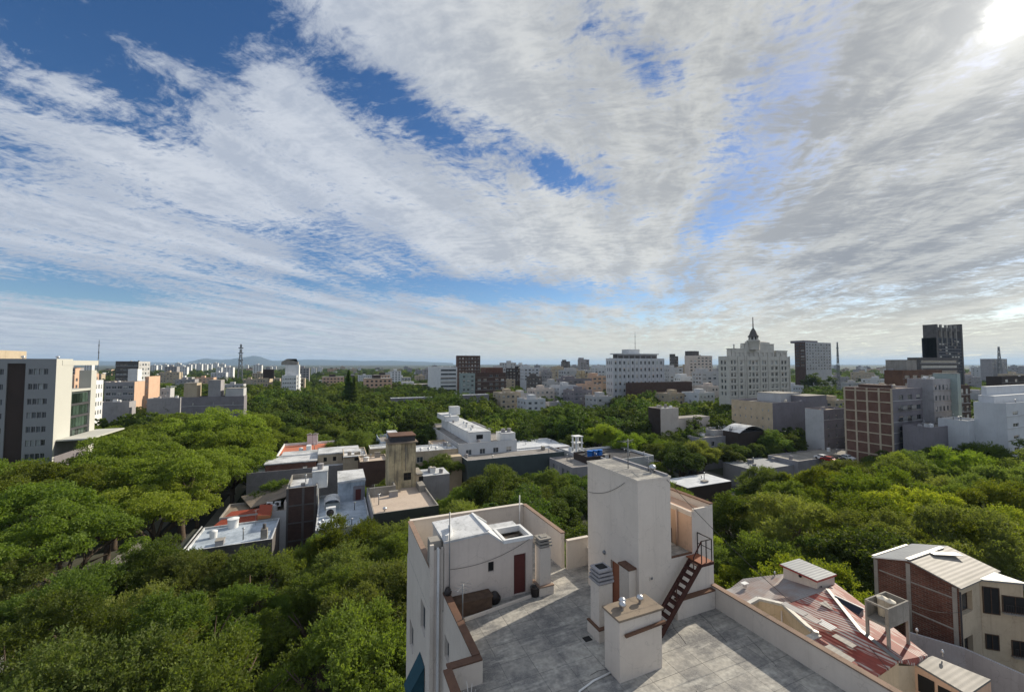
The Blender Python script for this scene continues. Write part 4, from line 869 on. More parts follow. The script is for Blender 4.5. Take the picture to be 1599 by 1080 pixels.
c = thing('roof_arch', 'curved white vaulted skylight on the blue-white roof', 'skylight', (x0+2.4, y0+13, 9)); b = MB()
for k in range(6):
    a0, a1 = math.pi*k/6, math.pi*(k+1)/6; b.face([(1.3*math.cos(a0), -2, 1.1+.7*math.sin(a0)), (1.3*math.cos(a1), -2, 1.1+.7*math.sin(a1)), (1.3*math.cos(a1), 2, 1.1+.7*math.sin(a1)), (1.3*math.cos(a0), 2, 1.1+.7*math.sin(a0))], 'white_roof')
b.box(-1.3, 1.3, -1.9, 1.9, 0, 1.1, 'glass_pale'); b.box(-1.35, -1.3, -2, 2, 0, 1.1, 'white_metal'); b.box(1.3, 1.35, -2, 2, 0, 1.1, 'white_metal'); b.build('vault', c)
for i, dx in enumerate((.5, 1.0)): cowl(x0+dx, y0+1.2+i, 9.5, ('front', 'rear')[i]+' small vent on the near left corner of the blue-white roof', .9, .16)
o, fp = B_(583, 808, 685, 766, 11, 'stained_tower_house', 'sand-roofed house with a dark ribbed front wall below the stained yellow tower', wall='dark_sheet', roof='terrace_sand', par=.55, coping='concrete', walls={'E': 'concrete', 'W': 'grey_stucco'})
x0, x1, y0, y1 = fp
tx0 = bis(lambda x: proj(x, y1-1, 11)[0]-606, x0-5, x1+5); tx1 = bis(lambda x: proj(x, y1-1, 11)[0]-649, tx0, tx0+12)
b = MB(); ya = y1-1
facade(b, 'S', ya, tx0+2.4, tx1, 11, 19.3, [(tx0+3.0, tx0+4.5, 12.5, 14.0)], 'yellow_stained', .2); b.box(tx0, tx0+2.397, ya-.5, ya+5, 11, 20.0, 'yellow_stained'); b.box(tx0+2.4, tx1, ya+.3, ya+5, 11, 19.3, 'yellow_stained'); b.box(tx0+2.4, tx1, ya+.003, ya+.297, 14.05, 19.297, 'yellow_stained')
tw = put(b, 'stair_tower', o)
def subo(mb, name, root, par_): 
    l = root.location; mb.v = [(v[0]-l.x, v[1]-l.y, v[2]-l.z) for v in mb.v]; return mb.build(name, par_)
b = MB(); b.box(tx0-.3, tx1+.3, ya-.7, ya+5.2, 20.0, 20.25, 'roof_tan'); b.box(tx0+.4, tx1-.2, ya, ya+4.6, 20.25, 21.3, 'roof_dark'); b.box(tx0+.2, tx1, ya-.2, ya+4.8, 21.3, 21.5, 'brown_coping'); b.box(tx0+2.41, tx1-.1, ya, ya+.28, 19.3, 20.0, 'yellow_stained'); subo(b, 'roof', o, tw)
b = MB(); b.box(tx0+3.0, tx0+4.5, ya+.15, ya+.2, 12.5, 14.0, 'dark_inside'); b.box(tx0+3.7, tx0+3.76, ya+.1, ya+.15, 12.5, 14.0, 'wood_old'); b.box(tx0+3.0, tx0+4.5, ya+.1, ya+.149, 13.2, 13.26, 'wood_old'); subo(b, 'window', o, tw)
b = MB(); b.tube([(tx0+3.4, ya-.05, 14.4), (tx0+3.4, ya-.05, 19.2)], .09, 'concrete', 6); subo(b, 'downpipe', o, tw)
b = MB(); b.box(tx1+.003, x1-.3, ya-.6, ya+4, 11, 13.6, 'warm_beige'); b.box(tx1, x1-.1, ya-1.2, ya+4.2, 13.6, 13.8, 'concrete'); b.box(tx1+.5, tx1+1.4, ya-.64, ya-.6, 11.05, 13.1, 'dark_inside'); put(b, 'side_room', o)
b = MB(); b.box(x0+.2, x0+5.0, y1-4.2, y1-3.9, 11, 12.6, 'concrete'); b.box(x0+4.7, x0+5.0, y1-3.9, y1-.2, 11, 12.6, 'concrete'); put(b, 'terrace_wall', o)
b = MB(); b.box(x1-1.4, x1-.2, y1-5, y1-1.5, 11, 12.2, 'concrete'); put(b, 'planter', o)
cowl(x0+2.0, y0+2.2, 11, 'small clay-coloured vent on the sand roof left side', .7, .25)
antenna(x0+.6, y0+6, 11.5, 3.2, 'thin antenna at the left edge of the sand roof', 5, .5); antenna(L1[1]-3.5, L1[3]-1.2, 8.5, 2.6, 'thin antenna at the back of the long white roof', 5, 1.)
# row behind
o, fp = B_(385, 742, 562, 726, 10, 'long_grey_house', 'long grey blank-walled house behind the dark brick one', wall='block_grey', roof='white_roof', par=.4, walls={'W': 'grey_stucco'})
x0, x1, y0, y1 = fp; LG = fp
b = MB(); b.box(x0+3.5, x0+14.5, y0+1.8, y0+10, 10.05, 11.6, 'brick_dark'); b.box(x0+3.2, x0+14.8, y0+1.6, y0+10.2, 11.6, 11.85, 'white_roof'); put(b, 'upper_room', o)
b = MB(); facade(b, 'S', y0+4, x0+14.9, x1, 10, 12.6, grid(x0+15.5, x1-.5, 10, 12.6, 4, 1, .35, .42, .3), 'beige', .15); b.box(x0+14.9, x1, y0+4.2, y0+12, 10, 12.597, 'dark_inside'); b.box(x0+14.8, x1+.1, y0+3.8, y0+12.1, 12.6, 12.9, 'white_roof'); put(b, 'upper_storey', o)
o, fp = B_(431, 716, 528, 696, 11.5, 'red_terrace_house', 'white house with a red roof terrace and twin chimneys at its back', wall='white_paint', roof='red_floor', par=.6, coping='white_paint')
x0, x1, y0, y1 = fp
b = MB(); b.box(x0+1.0, x1-3.5, y0+.3, y0+6.5, 11.5, 11.9, 'white_roof'); b.box(x0+6.6, x0+7.8, y0+6.6, y0+9, 11.5, 13, 'white_paint'); put(b, 'terrace_step', o)
for i, dx in enumerate((.47, .57)):
    c = thing('chimney', ('left', 'right')[i]+' chimney of the white pair behind the red roof terrace', 'chimney', (x0+(x1-x0)*dx, y1-1, 11.5)); b = MB(); b.box(-.7, .7, -.6, .6, 0, 3.0, 'white_paint'); b.build('shaft', c); b = MB(); b.box(-.85, .85, -.75, .75, 3.0, 3.2, 'concrete'); b.box(-.3, .3, -.3, .3, 3.2, 3.5, 'concrete'); b.build('cap', c)
o, fp = B_(536, 714, 573, 702, 12.6, 'beige_cube_house', 'plain beige box-shaped house with one tiny high window', wall='beige', roof='white_roof', par=.3, walls={'E': 'warm_beige'})
x0, x1, y0, y1 = fp; b = MB(); b.box(x0, x1, y0-.6, y0-.004, 12.7, 12.9, 'white_paint'); b.box(x0+2.6, x0+3.6, y0-.03, y0-.003, 11.6, 12.3, 'dark_inside'); put(b, 'window', o)
tank(x0+1.5, y0+2, 12.6, .5, .9, 'small tank on the beige box-shaped house', 'concrete')
b = MB(); 
o, fp = B_(562, 724, 606, 714, 12.4, 'brown_brick_house', 'brown brick house with a beige roof left of the stained yellow tower', wall='brick_brown', roof='terrace_sand', par=.4, coping='beige')
tank(fp[0]+1.6, fp[2]+2.2, 12.4, .6, 1.0, 'round white tank on the brown brick house roof', 'white_paint')
o, fp = B_(578, 703, 648, 697, 10.8, 'flat_white_house', 'white flat-roofed house partly hidden behind the stained yellow tower', wall='beige', roof='white_roof', par=.4, coping='white_paint')
o, fp = B_(648, 707, 714, 698, 11, 'beige_flat_house', 'beige flat-roofed house right of the stained yellow tower', wall='beige', roof='white_roof', par=.3, coping='white_paint', ops={'S': [(blk(648, 707, 714, 698, 11)[0]+.5, blk(648, 707, 714, 698, 11)[0]+2.3, 8.2, 9.8)]})
b = MB(); x0, x1, y0, y1 = fp; b.box(x0+8.2, x1+.3, y0-4, y0-.01, 0, 9.9, 'warm_beige'); put(b, 'side_room', o)
for i in range(3): cowl(x0+2+2.2*i, y0+2, 11, ordw(i)+' vent from the left on the beige flat-roofed house', .8, .3)
o, fp = B_(661, 744, 702, 734, 9, 'canopy_house', 'white crumpled canopy roof in front of the beige flat-roofed house', wall='grey_stucco', roof='white_roof', par=0)
o, fp = B_(594, 694, 643, 682, 11, 'pale_blue_house', 'small pale blue-grey house with a raised box behind the stained tower', wall='blue_white_roof', roof='roof_grit', par=.8)
addbox(o, 'upper_room', *rect_on(fp, .25, .55, .1, .4), 11, 14.2, 'blue_white_roof', 'white_roof')
# long white building with roof rooms
o, fp = B_(716, 696, 807, 664, 12, 'long_white_building', 'long white building with a stepped row of white roof rooms', 'building', wall='hotel_white', roof='roof_grit', par=.5, coping='pale_grey', walls={'W': 'pale_grey'},
    ops={'S': grid(blk(716, 696, 807, 664, 12)[0]+1, blk(716, 696, 807, 664, 12)[1]-.5, 5.2, 11.4, 4, 2, .4, .5)})
x0, x1, y0, y1 = fp; LX = x0
def ab(o, name, x0, x1, y0, y1, z0, z1, mat, top=None): 
    return addbox(o, name, x0, x1, y0, y1, z0, z1, mat, top)
r = ab(o, 'roof_room', x0+4, x0+11, y0+2.5, y1-6, 12, 15.2, 'white_paint', 'white_roof'); ab(o, 'roof_room', x0+3, x0+8, y1-16, y1-3, 15.3, 17.0, 'white_paint', 'white_roof'); ab(o, 'roof_room', x0+6, x0+9.5, y1-12, y1-9, 17.1, 20.0, 'white_paint', 'white_roof'); ab(o, 'roof_room', x1-5, x1-.3, y0+.5, y0+5, 12, 14.5, 'white_paint', 'white_roof')
b = MB(); b.box(x0+6.3, x0+8.4, y0+2.44, y0+2.49, 13.1, 14.4, 'dark_inside'); put(b, 'window', o)
random.seed(3)
for i in range(7): 
    tank(x0+4.6+random.random()*5, y0+6+i*3.6, 15.3 if y0+6+i*3.6 < y1-16.5 else 17.1, .38, .8, ordw(i)+' nearest of the little tanks along the long white building roof', 'grey_stucco' if i % 2 else 'white_paint', 'little tanks along the long white roof')
tank(x1-3.6, y0+2.5, 14.6, .7, 1.1, 'left dark tank on the white corner room of the long white building', 'grey_stucco'); tank(x1-1.6, y0+2.5, 14.6, .7, 1.1, 'right dark tank on the white corner room of the long white building', 'grey_stucco')
o, fp = B_(688, 706, 716, 690, 10.5, 'tan_side_house', 'tan wall house joined to the left of the long white building', wall='warm_beige', roof='terrace_sand', par=.4)
o, fp = B_(808, 704, 890, 690, 9, 'white_sheet_hall', 'low hall with a pale bluish sheet roof over red brick', 'hall', wall='brick_red', roof='white_sheet', par=0)
o, fp = B_(730, 722, 881, 711, 9, 'dark_green_hall', 'dark green-grey hall with a pale roof rim', 'hall', wall='green_dark', roof='roof_grit', par=.5, coping='white_roof')
o, fp = B_(894, 708, 925, 700, 9, 'white_hut_house', 'small white-roofed house left of the blue tanks', wall='pale_grey', roof='white_roof', par=.2)
x0, x1, y0, y1 = fp; b = MB()
for dx in (0, 2.0):
    for dy in (0, 2.0): b.box(x0+2.5+dx, x0+2.9+dx, y0+2+dy, y0+2.4+dy, 9, 13.4, 'white_paint')
b.box(x0+2.3, x0+5.1, y0+1.8, y0+4.6, 11.4, 11.6, 'white_paint'); b.box(x0+2.3, x0+5.1, y0+1.8, y0+4.6, 13.4, 13.6, 'white_paint'); put(b, 'tank_frame', o)
o, fp = B_(917, 716, 953, 708, 9.5, 'blue_tank_house', 'dark flat-roofed house carrying three blue water tanks', wall='brown_dark', roof='roof_dark', par=.4)
for i in range(3): tank(fp[0]+2.2+i*1.7, fp[2]+2, 9.5, .8, 1.7, ('left', 'middle', 'right')[i]+' blue water tank of the three on the dark flat roof', 'blue_tank')
o, fp = B_(953, 722, 1021, 704, 9, 'white_rim_house', 'dark flat roof with a white rim behind the stair tower', wall='pale_grey', roof='roof_dark', par=.6, coping='white_paint')
o, fp = B_(894, 732, 950, 716, 8, 'grey_slatted_house', 'grey house with dark slatted windows left behind the stair tower', wall='grey_stucco', roof='roof_grit', par=.3, ops={'W': grid(blk(894, 732, 950, 716, 8)[2]+1, blk(894, 732, 950, 716, 8)[3]-1, 4, 7.8, 4, 1, .5, .7, .1)})
o, fp = B_(1074, 762, 1142, 749, 7, 'tin_shed', 'pale tin-roofed shed among trees behind the annex', 'shed', wall='brown_dark', roof='white_sheet', par=0)
ab(o, 'side_box', fp[0]-4.0, fp[0]-2.4, fp[2]+3, fp[2]+5, 0, 8.6, 'pink_stucco', 'concrete')
o, fp = B_(1180, 735, 1240, 722, 6, 'grey_yard_roof', 'low grey roof between trees in the right middle', 'shed', wall='grey_stucco', roof='slate_sheet', par=0)
o, fp = B_(1246, 722, 1345, 712, 7, 'car_park_roof', 'flat grey roof deck beside the brick-grid block', 'roof deck', wall='grey_stucco', roof='concrete', par=.3)

# ================================================================ larger buildings further off
def C_(name, label, pc, pt, depth, pl, pr, side='R', cat='building', S=None, Wd=None, E=None, **k):
    x0, x1, y0, y1, z = corner(pc, pt, depth, pl, pr, side)
    k.setdefault('par', .6)
    zr = z-k['par']; ops = {}
    def mk(q, a, b): 
        n, m_ = q[0], q[1]; kw = q[2] if len(q) > 2 else {}; zb = kw.pop('zb', max(0, zr-m_*3.2)) if isinstance(kw, dict) else 0
        return grid(a+.4, b-.4, zb, zr-.2, n, m_, **kw)
    if S: ops['S'] = mk(S, x0, x1)
    if Wd: ops['W'] = mk(Wd, y0, y1)
    if E: ops['E'] = mk(E, y0, y1)
    o = building(name, label, cat, (x0, x1, y0, y1), zr, ops=ops, **k); o['_f'] = [x0, x1, y0, y1, zr]
    return o
def F_(o): return list(o['_f'])
# office block at the left edge
x0, x1, y0, y1, z = corner(89, 560, 88, -75, 111, 'L')
y2 = bis(lambda y: proj(x1, y, z)[0]-143.5, y1, y1+60); y3 = bis(lambda y: proj(x1, y, z)[0]-151.5, y2, y2+30)
O = thing('office_block', 'tall white office block, front painted shade-grey, dark vertical band, at the left edge', 'building', (x1-10, y0+8, 0)); FOOT.append((x0, x1+2, y0, y3))
b = MB(); pitch = zpx(x1, y0, 600)-zpx(x1, y0, 622); ops = []
def xp(px): return bis(lambda x: proj(x, y0, 30)[0]-px, xlo(y0, x0-30), x1+10)
wrows = [zpx(x1, y0, v) for v in (581, 604, 627, 648, 670, 691, 712)]
for i, zc in enumerate(wrows):
    for k in range(4): a = xp(43+k*8); c_ = xp(43+k*8+6.6); ops.append((a, c_, zc-.45, zc+.75))
    for k in range(2): a = xp(-12+k*9); c_ = xp(-12+k*9+7); ops.append((a, c_, zc-.45, zc+.75))
rec = (xp(9), xp(38), 0.01, z-1.0)
facade(b, 'S', y0, x0, x1, 0, z, ops+[rec], 'office_shaded', .25); b.face([(rec[0], y0+.25, 0), (rec[1], y0+.25, 0), (rec[1], y0+.25, z-1), (rec[0], y0+.25, z-1)], 'brown_dark')
facade(b, 'E', x1, y0, y1, 0, z, [(y0+1.1, y0+2.2, zpx(x1, y0, 693), zpx(x1, y0, 688))], 'office_white', .2); facade(b, 'W', x0, y0, y1, 0, z, [], 'office_shaded'); facade(b, 'N', y1, x0, x1, 0, z, [], 'office_shaded'); put(b, 'wall', O)
for q in ops: window(O, 'S', y0, q, .25, frame='grey_steel', pane='glass_pale' if random.random() < .3 else 'glass', mull=1)
window(O, 'E', x1, (y0+1.1, y0+2.2, zpx(x1, y0, 693), zpx(x1, y0, 688)), .2, mull=0)
b = MB(); b.box(x0+.02, x1-.02, y0+.02, y1-.02, z-.3, z-.05, 'office_white'); put(b, 'roof', O)
b = MB(); zl = zpx(x1, y1, 611)
for i in range(8): 
    zb, zt = zl-.6-i*2.75-2.2, zl-.6-i*2.75
    if zb > 6: 
        for j in range(6): yy = y1+.3+(y2-y1-.6)*j/6; c = MB(); c.box(x1-.35, x1-.3, yy+.06, yy+(y2-y1-.6)/6-.06, zb, zt, 'glass_green'); put(c, 'window', O)
b.box(x1-12, x1-.4, y1+.01, y2, 0, zl-.1, 'green_dark'); b.box(x1-12, x1+.02, y1+.01, y2, zl-.1, zl+.4, 'office_white')
for i in range(8): b.box(x1-.38, x1-.1, y1+.01, y2-.01, zl-.6-i*2.75-2.75, zl-.6-i*2.75-2.25, 'roof_dark')
put(b, 'glazed_wing', O)
zc = zpx(x1, y2, 578); b = MB(); b.box(x1-2.2, x1+.05, y2+.01, y3, 0, zc, 'office_white'); put(b, 'column', O)
b = MB(); zq = zpx(x1, y1, 562.5); b.box(x1-1.2, x1+.06, y1-4, y3+.6, zq-1.1, zq, 'office_white'); put(b, 'roof_beam', O)
zk = zpx(x1, y0, 697); b = MB(); e = bis(lambda x: proj(x, y1+4, zk)[0]-172, x1, x1+30); b.box(x1+.02, e, y0+1, y3+1, zk+.9, zk+1.2, 'office_white')
put(b, 'canopy', O); b = MB(); b.box(x1+.02, e-6, y0+.6, y3-3, 0, zk+.9, 'violet_grey'); put(b, 'base_wall', O)
b = MB(); b.box(xp(-120), xp(-70), y0+8, y0+20, z-.05, z+2.0, 'beige'); put(b, 'roof_room', O)
for i, q in enumerate((28, 83)): cowl(xp(q), y0+1, z-.05, ('left', 'right')[i]+' white vent on the front roof edge of the office block', .6, .25)
# buildings by the horizon on the left
o = C_('orange_apartment', 'orange-brick apartment block seen through the office block roof frame', 118, 585, 190, 108, 156, 'L', wall='peach', roof='roof_grit', E=(7, 3), S=(2, 3)); f = F_(o); ab(o, 'roof_room', f[0], f[1]-2, f[2]+5, f[2]+9, f[4], f[4]+3.5, 'peach', 'orange_paint')
o = C_('white_balcony_block', 'white block with stacked balconies right behind the office block column', 150, 594, 150, 140, 158, 'L', wall='white_paint', roof='white_roof', E=(3, 4))
o = C_('grey_peach_office', 'grey fronted office with peach side wall left of the twin peach block', 212, 596, 200, 165, 228, 'L', wall='pink_stucco', walls={'E': 'peach', 'S': 'grey_stucco'}, roof='roof_tan', S=(5, 4, dict(fw=.8, fh=.4)))
o = C_('peach_block', 'plain peach sunlit block beside the grey fronted office', 234, 588, 222, 228, 251.5, 'L', wall='peach', roof='roof_tan', E=None, S=(1, 5))
o = C_('dark_top_block', 'dark slab block with lighter windowed side rising behind the peach block', 217, 564, 290, 181, 235, 'L', wall='dark_concrete', walls={'E': 'pale_grey'}, roof='roof_dark', E=(4, 8), S=(6, 6, dict(fw=.85, fh=.3)))
o = C_('white_box_block', 'white lift room box in front of the dark slab block', 216, 576, 240, 201, 219, 'L', wall='white_paint', roof='white_roof')
o = C_('low_left_block', 'low grey roof with vents left of the grey fronted office', 205, 627, 165, 152, 212, 'L', wall='grey_stucco', roof='roof_grit')
o = C_('long_violet_building', 'long violet-grey building with small dark windows above the left treetops', 383, 618, 165, 285, 386, 'L', wall='violet_grey', roof='roof_grit', S=(3, 3, dict(fw=.06, fh=.3)))
f = F_(o); zt = f[4]
for a, c_, h, nm in ((.02, .22, 6, 'beige'), (.40, .60, 7, 'grey_stucco'), (.68, .98, 3.6, 'pale_grey')): ab(o, 'roof_room', f[0]+(f[1]-f[0])*a, f[0]+(f[1]-f[0])*c_, f[2]+1, f[2]+7, zt, zt+h, nm, 'concrete')
o = C_('long_low_block', 'long low grey block joining the violet-grey building on its left', 284, 621, 170, 232, 286, 'L', wall='grey_stucco', roof='white_roof')
o = C_('white_annex_block', 'small white block between the peach block and violet-grey building', 268, 606, 215, 252, 272, 'L', wall='pale_grey', roof='roof_grit', S=(3, 2))
o = C_('beige_slab', 'beige slab in the left middle distance behind treetops', 420, 590, 330, 402, 427, 'L', wall='beige', roof='roof_tan', S=(4, 4)); f = F_(o); ab(o, 'roof_room', f[0]+4, f[0]+11, f[2]+2, f[2]+8, f[4], f[4]+7.5, 'brown_dark')
o = C_('white_balcony_tower', 'white balcony block with a bulky grey top left of the dark conifers', 464, 586, 330, 441, 484, 'L', wall='white_paint', roof='white_roof', S=(6, 6, dict(fw=.7, fh=.3)), E=(4, 6)); f = F_(o)
ab(o, 'roof_room', f[1]-9, f[1]+1, f[2]+8, f[2]+18, 0, f[4]+9, 'white_paint', 'white_roof'); b = MB(); b.prism([(f[1]-12, f[2]+9), (f[1]-8, f[2]+9), (f[1]-1, f[2]+9), (f[1], f[2]+9), (f[1], f[2]+17), (f[1]-12, f[2]+17)], f[4]+9, [f[4]+11.5, f[4]+14, f[4]+14, f[4]+11.5, f[4]+11.5, f[4]+11.5], 'concrete'); put(b, 'tank_house', o)
o = C_('striped_block', 'white and dark striped balcony block left of the dark brown tower', 714, 573, 330, 687, 715, 'L', wall='white_paint', roof='roof_grit', S=(1, 7, dict(fw=.94, fh=.45)))
o = C_('brown_tower', 'square dark brown tower with two masts on its roof', 715, 555, 360, 714, 750, 'R', wall='brick_brown', roof='roof_dark', S=(7, 7, dict(fw=.5, fh=.4))); f = F_(o)
for i, q in enumerate((.4, .72)): antenna(f[0]+(f[1]-f[0])*q, f[2]+3, f[4], 9.5-i, ('left', 'right')[i]+' roof mast on the square dark brown tower', 3)
o = C_('teal_block', 'pale teal block below the dark brown tower', 721, 583, 300, 718, 742, wall='teal_grey', roof='roof_grit', S=(3, 5))
o = C_('red_brick_block', 'red-brown brick block right of the pale teal block', 743, 582, 310, 741, 790, wall='brick_brown', roof='roof_grit', S=(5, 4, dict(skip=.5))); f = F_(o); ab(o, 'roof_room', f[0]+9, f[0]+23, f[2]+2, f[2]+15, f[4], f[4]+4.5, 'brick_dark')
o = C_('long_low_hall', 'long low hall with a white roof line between treetops, left of centre', 612, 622, 250, 610, 676, wall='violet_grey', roof='white_roof', par=1, coping='white_paint', S=(12, 1, dict(fw=.6, fh=.6)))
o = C_('low_white_hall', 'low hall with a white roof line below the teal block', 722, 617, 245, 720, 764, wall='violet_grey', roof='white_roof', par=1, coping='white_paint', S=(9, 1, dict(fw=.5, fh=.5)))
# crowded middle
mids = [(792, 566, 520, 780, 806, 'pale_grey'), (806, 575, 430, 790, 815, 'brown_dark'), (818, 574, 420, 812, 842, 'hotel_white'), (771, 574, 480, 764, 800, 'pale_grey'), (830, 588, 340, 822, 846, 'dark_concrete'), (858, 597, 330, 846, 876, 'pale_grey'),
        (866, 575, 520, 860, 902, 'beige'), (880, 564, 600, 876, 890, 'dark_concrete'), (906, 561, 560, 902, 920, 'grey_stucco'), (884, 578, 400, 872, 925, 'pale_grey'), (905, 583, 370, 899, 925, 'yellow_stained'), (880, 592, 330, 868, 924, 'violet_grey'), (924, 587, 345, 918, 948, 'peach'), (928, 573, 470, 922, 950, 'hotel_white'), (850, 580, 420, 842, 862, 'grey_stucco'),
        (1045, 574, 380, 1036, 1066, 'pale_grey'), (1052, 556, 430, 1048, 1059, 'dark_concrete'), (1062, 588, 350, 1052, 1090, 'white_paint'), (1072, 572, 470, 1060, 1082, 'beige'), (1095, 580, 330, 1080, 1128, 'pale_grey')]
nm = {'pale_grey': 'pale grey', 'brown_dark': 'dark brown', 'hotel_white': 'whitish', 'dark_concrete': 'dark concrete', 'beige': 'beige', 'grey_stucco': 'grey', 'yellow_stained': 'mustard', 'violet_grey': 'violet-grey', 'peach': 'orange brick', 'white_paint': 'white'}
rk = {id(m_): i for i, m_ in enumerate(sorted(mids, key=lambda q: q[0]))}
for q in mids:
    pc, pt, dp, pl, pr, wl = q
    o = C_('city_block', '%s city block, %s from the left in the crowd around the wide white hotel' % (nm[wl], ordw(rk[id(q)])), pc, pt, dp, pl, pr, 'R', wall=wl, roof='roof_grit', S=(max(3, int((pr-pc)*dp/640/3.6)), 4, dict(skip=.15)), Wd=(3, 4), group='city blocks around the white hotel', vis=9)
    f = F_(o); ab(o, 'roof_room', f[0]+2, f[0]+2+(f[1]-f[0])*.35, f[2]+2, f[2]+8, f[4], f[4]+3, wl)
x0, x1, y0, y1, z = corner(957, 553, 300, 946, 1036, 'R')
o = building('white_hotel', 'wide white hotel with many small windows and a setback top floor', 'hotel', (x0, x1, y0, y1), z-3.6, wall='hotel_white', roof='roof_grit', par=.7, ops={'S': grid(x0+.5, x1-.5, 4, z-3.6, 12, 7, .42, .5), 'W': grid(y0+1, y1-1, 4, z-3.6, 3, 7, .4, .5)}, win=dict(mull=0), vis=24)
b = MB(); facade(b, 'S', y0+1.5, x0+5, x1-5, z-3.6, z, grid(x0+5.5, x1-5.5, z-3.5, z-.6, 7, 1, .8, .7, .15), 'grey_stucco', .4); b.box(x0+5, x1-5, y0+2, y1-2, z-3.6, z-.02, 'dark_concrete'); put(b, 'top_floor', o)
b = MB(); b.box(x0+3, x1-4, y0+.8, y1-1, z, z+.8, 'hotel_white'); put(b, 'roof_slab', o); ab(o, 'roof_room', x0+(x1-x0)*.40, x0+(x1-x0)*.62, y0+6, y0+14, z+.8, z+4, 'hotel_white', 'pale_grey')
b = MB()
for k in range(13): q = x0+(x1-x0)*k/12; b.box(q-.35, q+.35, y0-.5, y0-.004, 0, z-3.0, 'hotel_white')
put(b, 'pier', o)
antenna(x0+(x1-x0)*.5, y0+10, z+4, 14, 'tall thin mast on the centre of the wide white hotel', 2); antenna(x1-2, y0+3, z-3, 12, 'short mast on the right end of the wide white hotel', 2)
o = C_('pale_tower_block', 'pale stepped apartment tower between the wide hotel and the spired building', 1076, 555, 420, 1074, 1112, wall='pink_stucco', roof='roof_grit', S=(6, 6, dict(skip=.1))); f = F_(o); ab(o, 'roof_room', f[0]+7, f[0]+17, f[2]+3, f[2]+12, f[4], f[4]+5.5, 'dark_concrete')
o = C_('red_roof_range', 'long low brown-red roof behind the trees right of the wide white hotel', 985, 598, 290, 980, 1080, wall='brick_brown', roof='brown_coping', vis=3)
# spired deco building
x0, x1, y0, y1, z = corner(1137, 556, 213, 1126, 1233, 'R')
rows = 6; zb = z-1.5-rows*3.25
gs = []
bays = [(.03, .12, 2), (.165, .225, 1), (.30, .47, 3), (.52, .60, 2), (.66, .80, 2), (.84, .95, 2)]
for a, c_, n_ in bays: gs += grid(x0+(x1-x0)*a, x0+(x1-x0)*c_, zb, z-1.5, n_, rows, .62, .58, .2)
D_ = building('spired_building', 'cream stepped building crowned by an ornate lantern and spire', 'building', (x0, x1, y0, y1), z-.9, wall='deco_white', roof='roof_grit', par=.9, ops={'S': gs, 'W': grid(y0+1, y1-1, zb, z-1.5, 2, rows, .5, .58, .2)}, win=dict(frame='grey_steel', mull=0), depth=.35, vis=18)
Wd_ = x1-x0
b = MB()
for a in (0, .14, .25, .28, .49, .62, .82, .985): b.box(x0+Wd_*a, x0+Wd_*a+.5, y0-.35, y0-.004, 0, z+.3, 'deco_white')
for k in range(rows+1): b.box(x0-.1, x1+.1, y0-.2, y0-.005, zb+k*3.25-.35, zb+k*3.25-.1, 'deco_white')
put(b, 'pilaster', D_)
z2 = zpx(x0, y0, 548); z3 = zpx(x0, y0, 541)
for (a, c_, zt, d0) in ((.08, .30, z2+1.2, 1.0), (.30, .78, z3+1.8, 1.6), (.80, .99, z2+.5, 1.0)):
    m_ = MB(); A0, A1 = x0+Wd_*a, x0+Wd_*c_-.02; facade(m_, 'S', y0+d0, A0, A1, z-.9, zt, grid(A0+.5, A1-.5, z-.3, z+2.6, max(2, int((A1-A0)/3.4)), 1, .6, .75, .1), 'deco_white', .3); m_.box(A0, A1, y0+d0+.32, y1-2, z-.9, zt-.01, 'dark_inside' if False else 'deco_white'); m_.box(A0-.2, A1+.18, y0+d0-.2, y1-1.8, zt, zt+.35, 'deco_white'); put(m_, 'setback_storey', D_)
z4 = zpx(x0, y0, 531); A0, A1 = x0+Wd_*.34, x0+Wd_*.72
m_ = MB(); m_.prism([(A0, y0+3), (A0+3, y0+3), ((A0+A1)/2-2, y0+3), ((A0+A1)/2+2, y0+3), (A1-3, y0+3), (A1, y0+3), (A1, y1-4), (A0, y1-4)], z3, [z3+3, z3+3.6, z4-1, z4-1, z3+3.6, z3+3, z3+3, z3+3], 'deco_white'); put(m_, 'gable', D_)
b = MB(); b.box(x1-Wd_*.30, x1-Wd_*.16, y0+4, y0+11, z3+.5, zpx(x0, y0, 538), 'grey_stucco'); put(b, 'roof_room', D_)
sx = atd(1177, 222)[0]; sy = atd(1177, 222)[1]; zA, zB, zC, zD, zE, zF = [zpx(sx, sy, v) for v in (546, 533, 526, 517, 512, 495)]
b = MB(); b.lathe((sx, sy, zA), [(3.0, 0), (3.0, zB-zA), (3.3, zB-zA+.2), (3.3, zB-zA+.7)], 'deco_white', 8); put(b, 'lantern_base', D_)
b = MB()
for k in range(8): a = math.pi/4*k; b.tube([(sx+2.3*math.cos(a), sy+2.3*math.sin(a), zB), (sx+2.0*math.cos(a), sy+2.0*math.sin(a), zC)], .32, 'deco_white', 6)
b.lathe((sx, sy, zB), [(1.5, 0), (1.5, zC-zB)], 'dark_concrete', 8); put(b, 'lantern_column', D_)
b = MB(); b.lathe((sx, sy, zC), [(2.7, 0), (2.6, .5), (2.0, 1.1), (1.3, zD-zC), (.9, zD-zC+.8), (.35, zE-zC), (.3, zE-zC+.6), (.2, zF-zC)], 'dark_concrete', 12); put(b, 'spire', D_)
for k, q in enumerate((1149, 1160, 1205)):
    b = MB(); X = bis(lambda x: proj(x, y0+1, z)[0]-q, x0, x1); b.lathe((X, y0+2, z2+1.4), [(.5, 0), (.3, 1.5), (.5, 1.8), (.1, 2.6)], 'deco_white', 8); put(b, 'finial', D_)
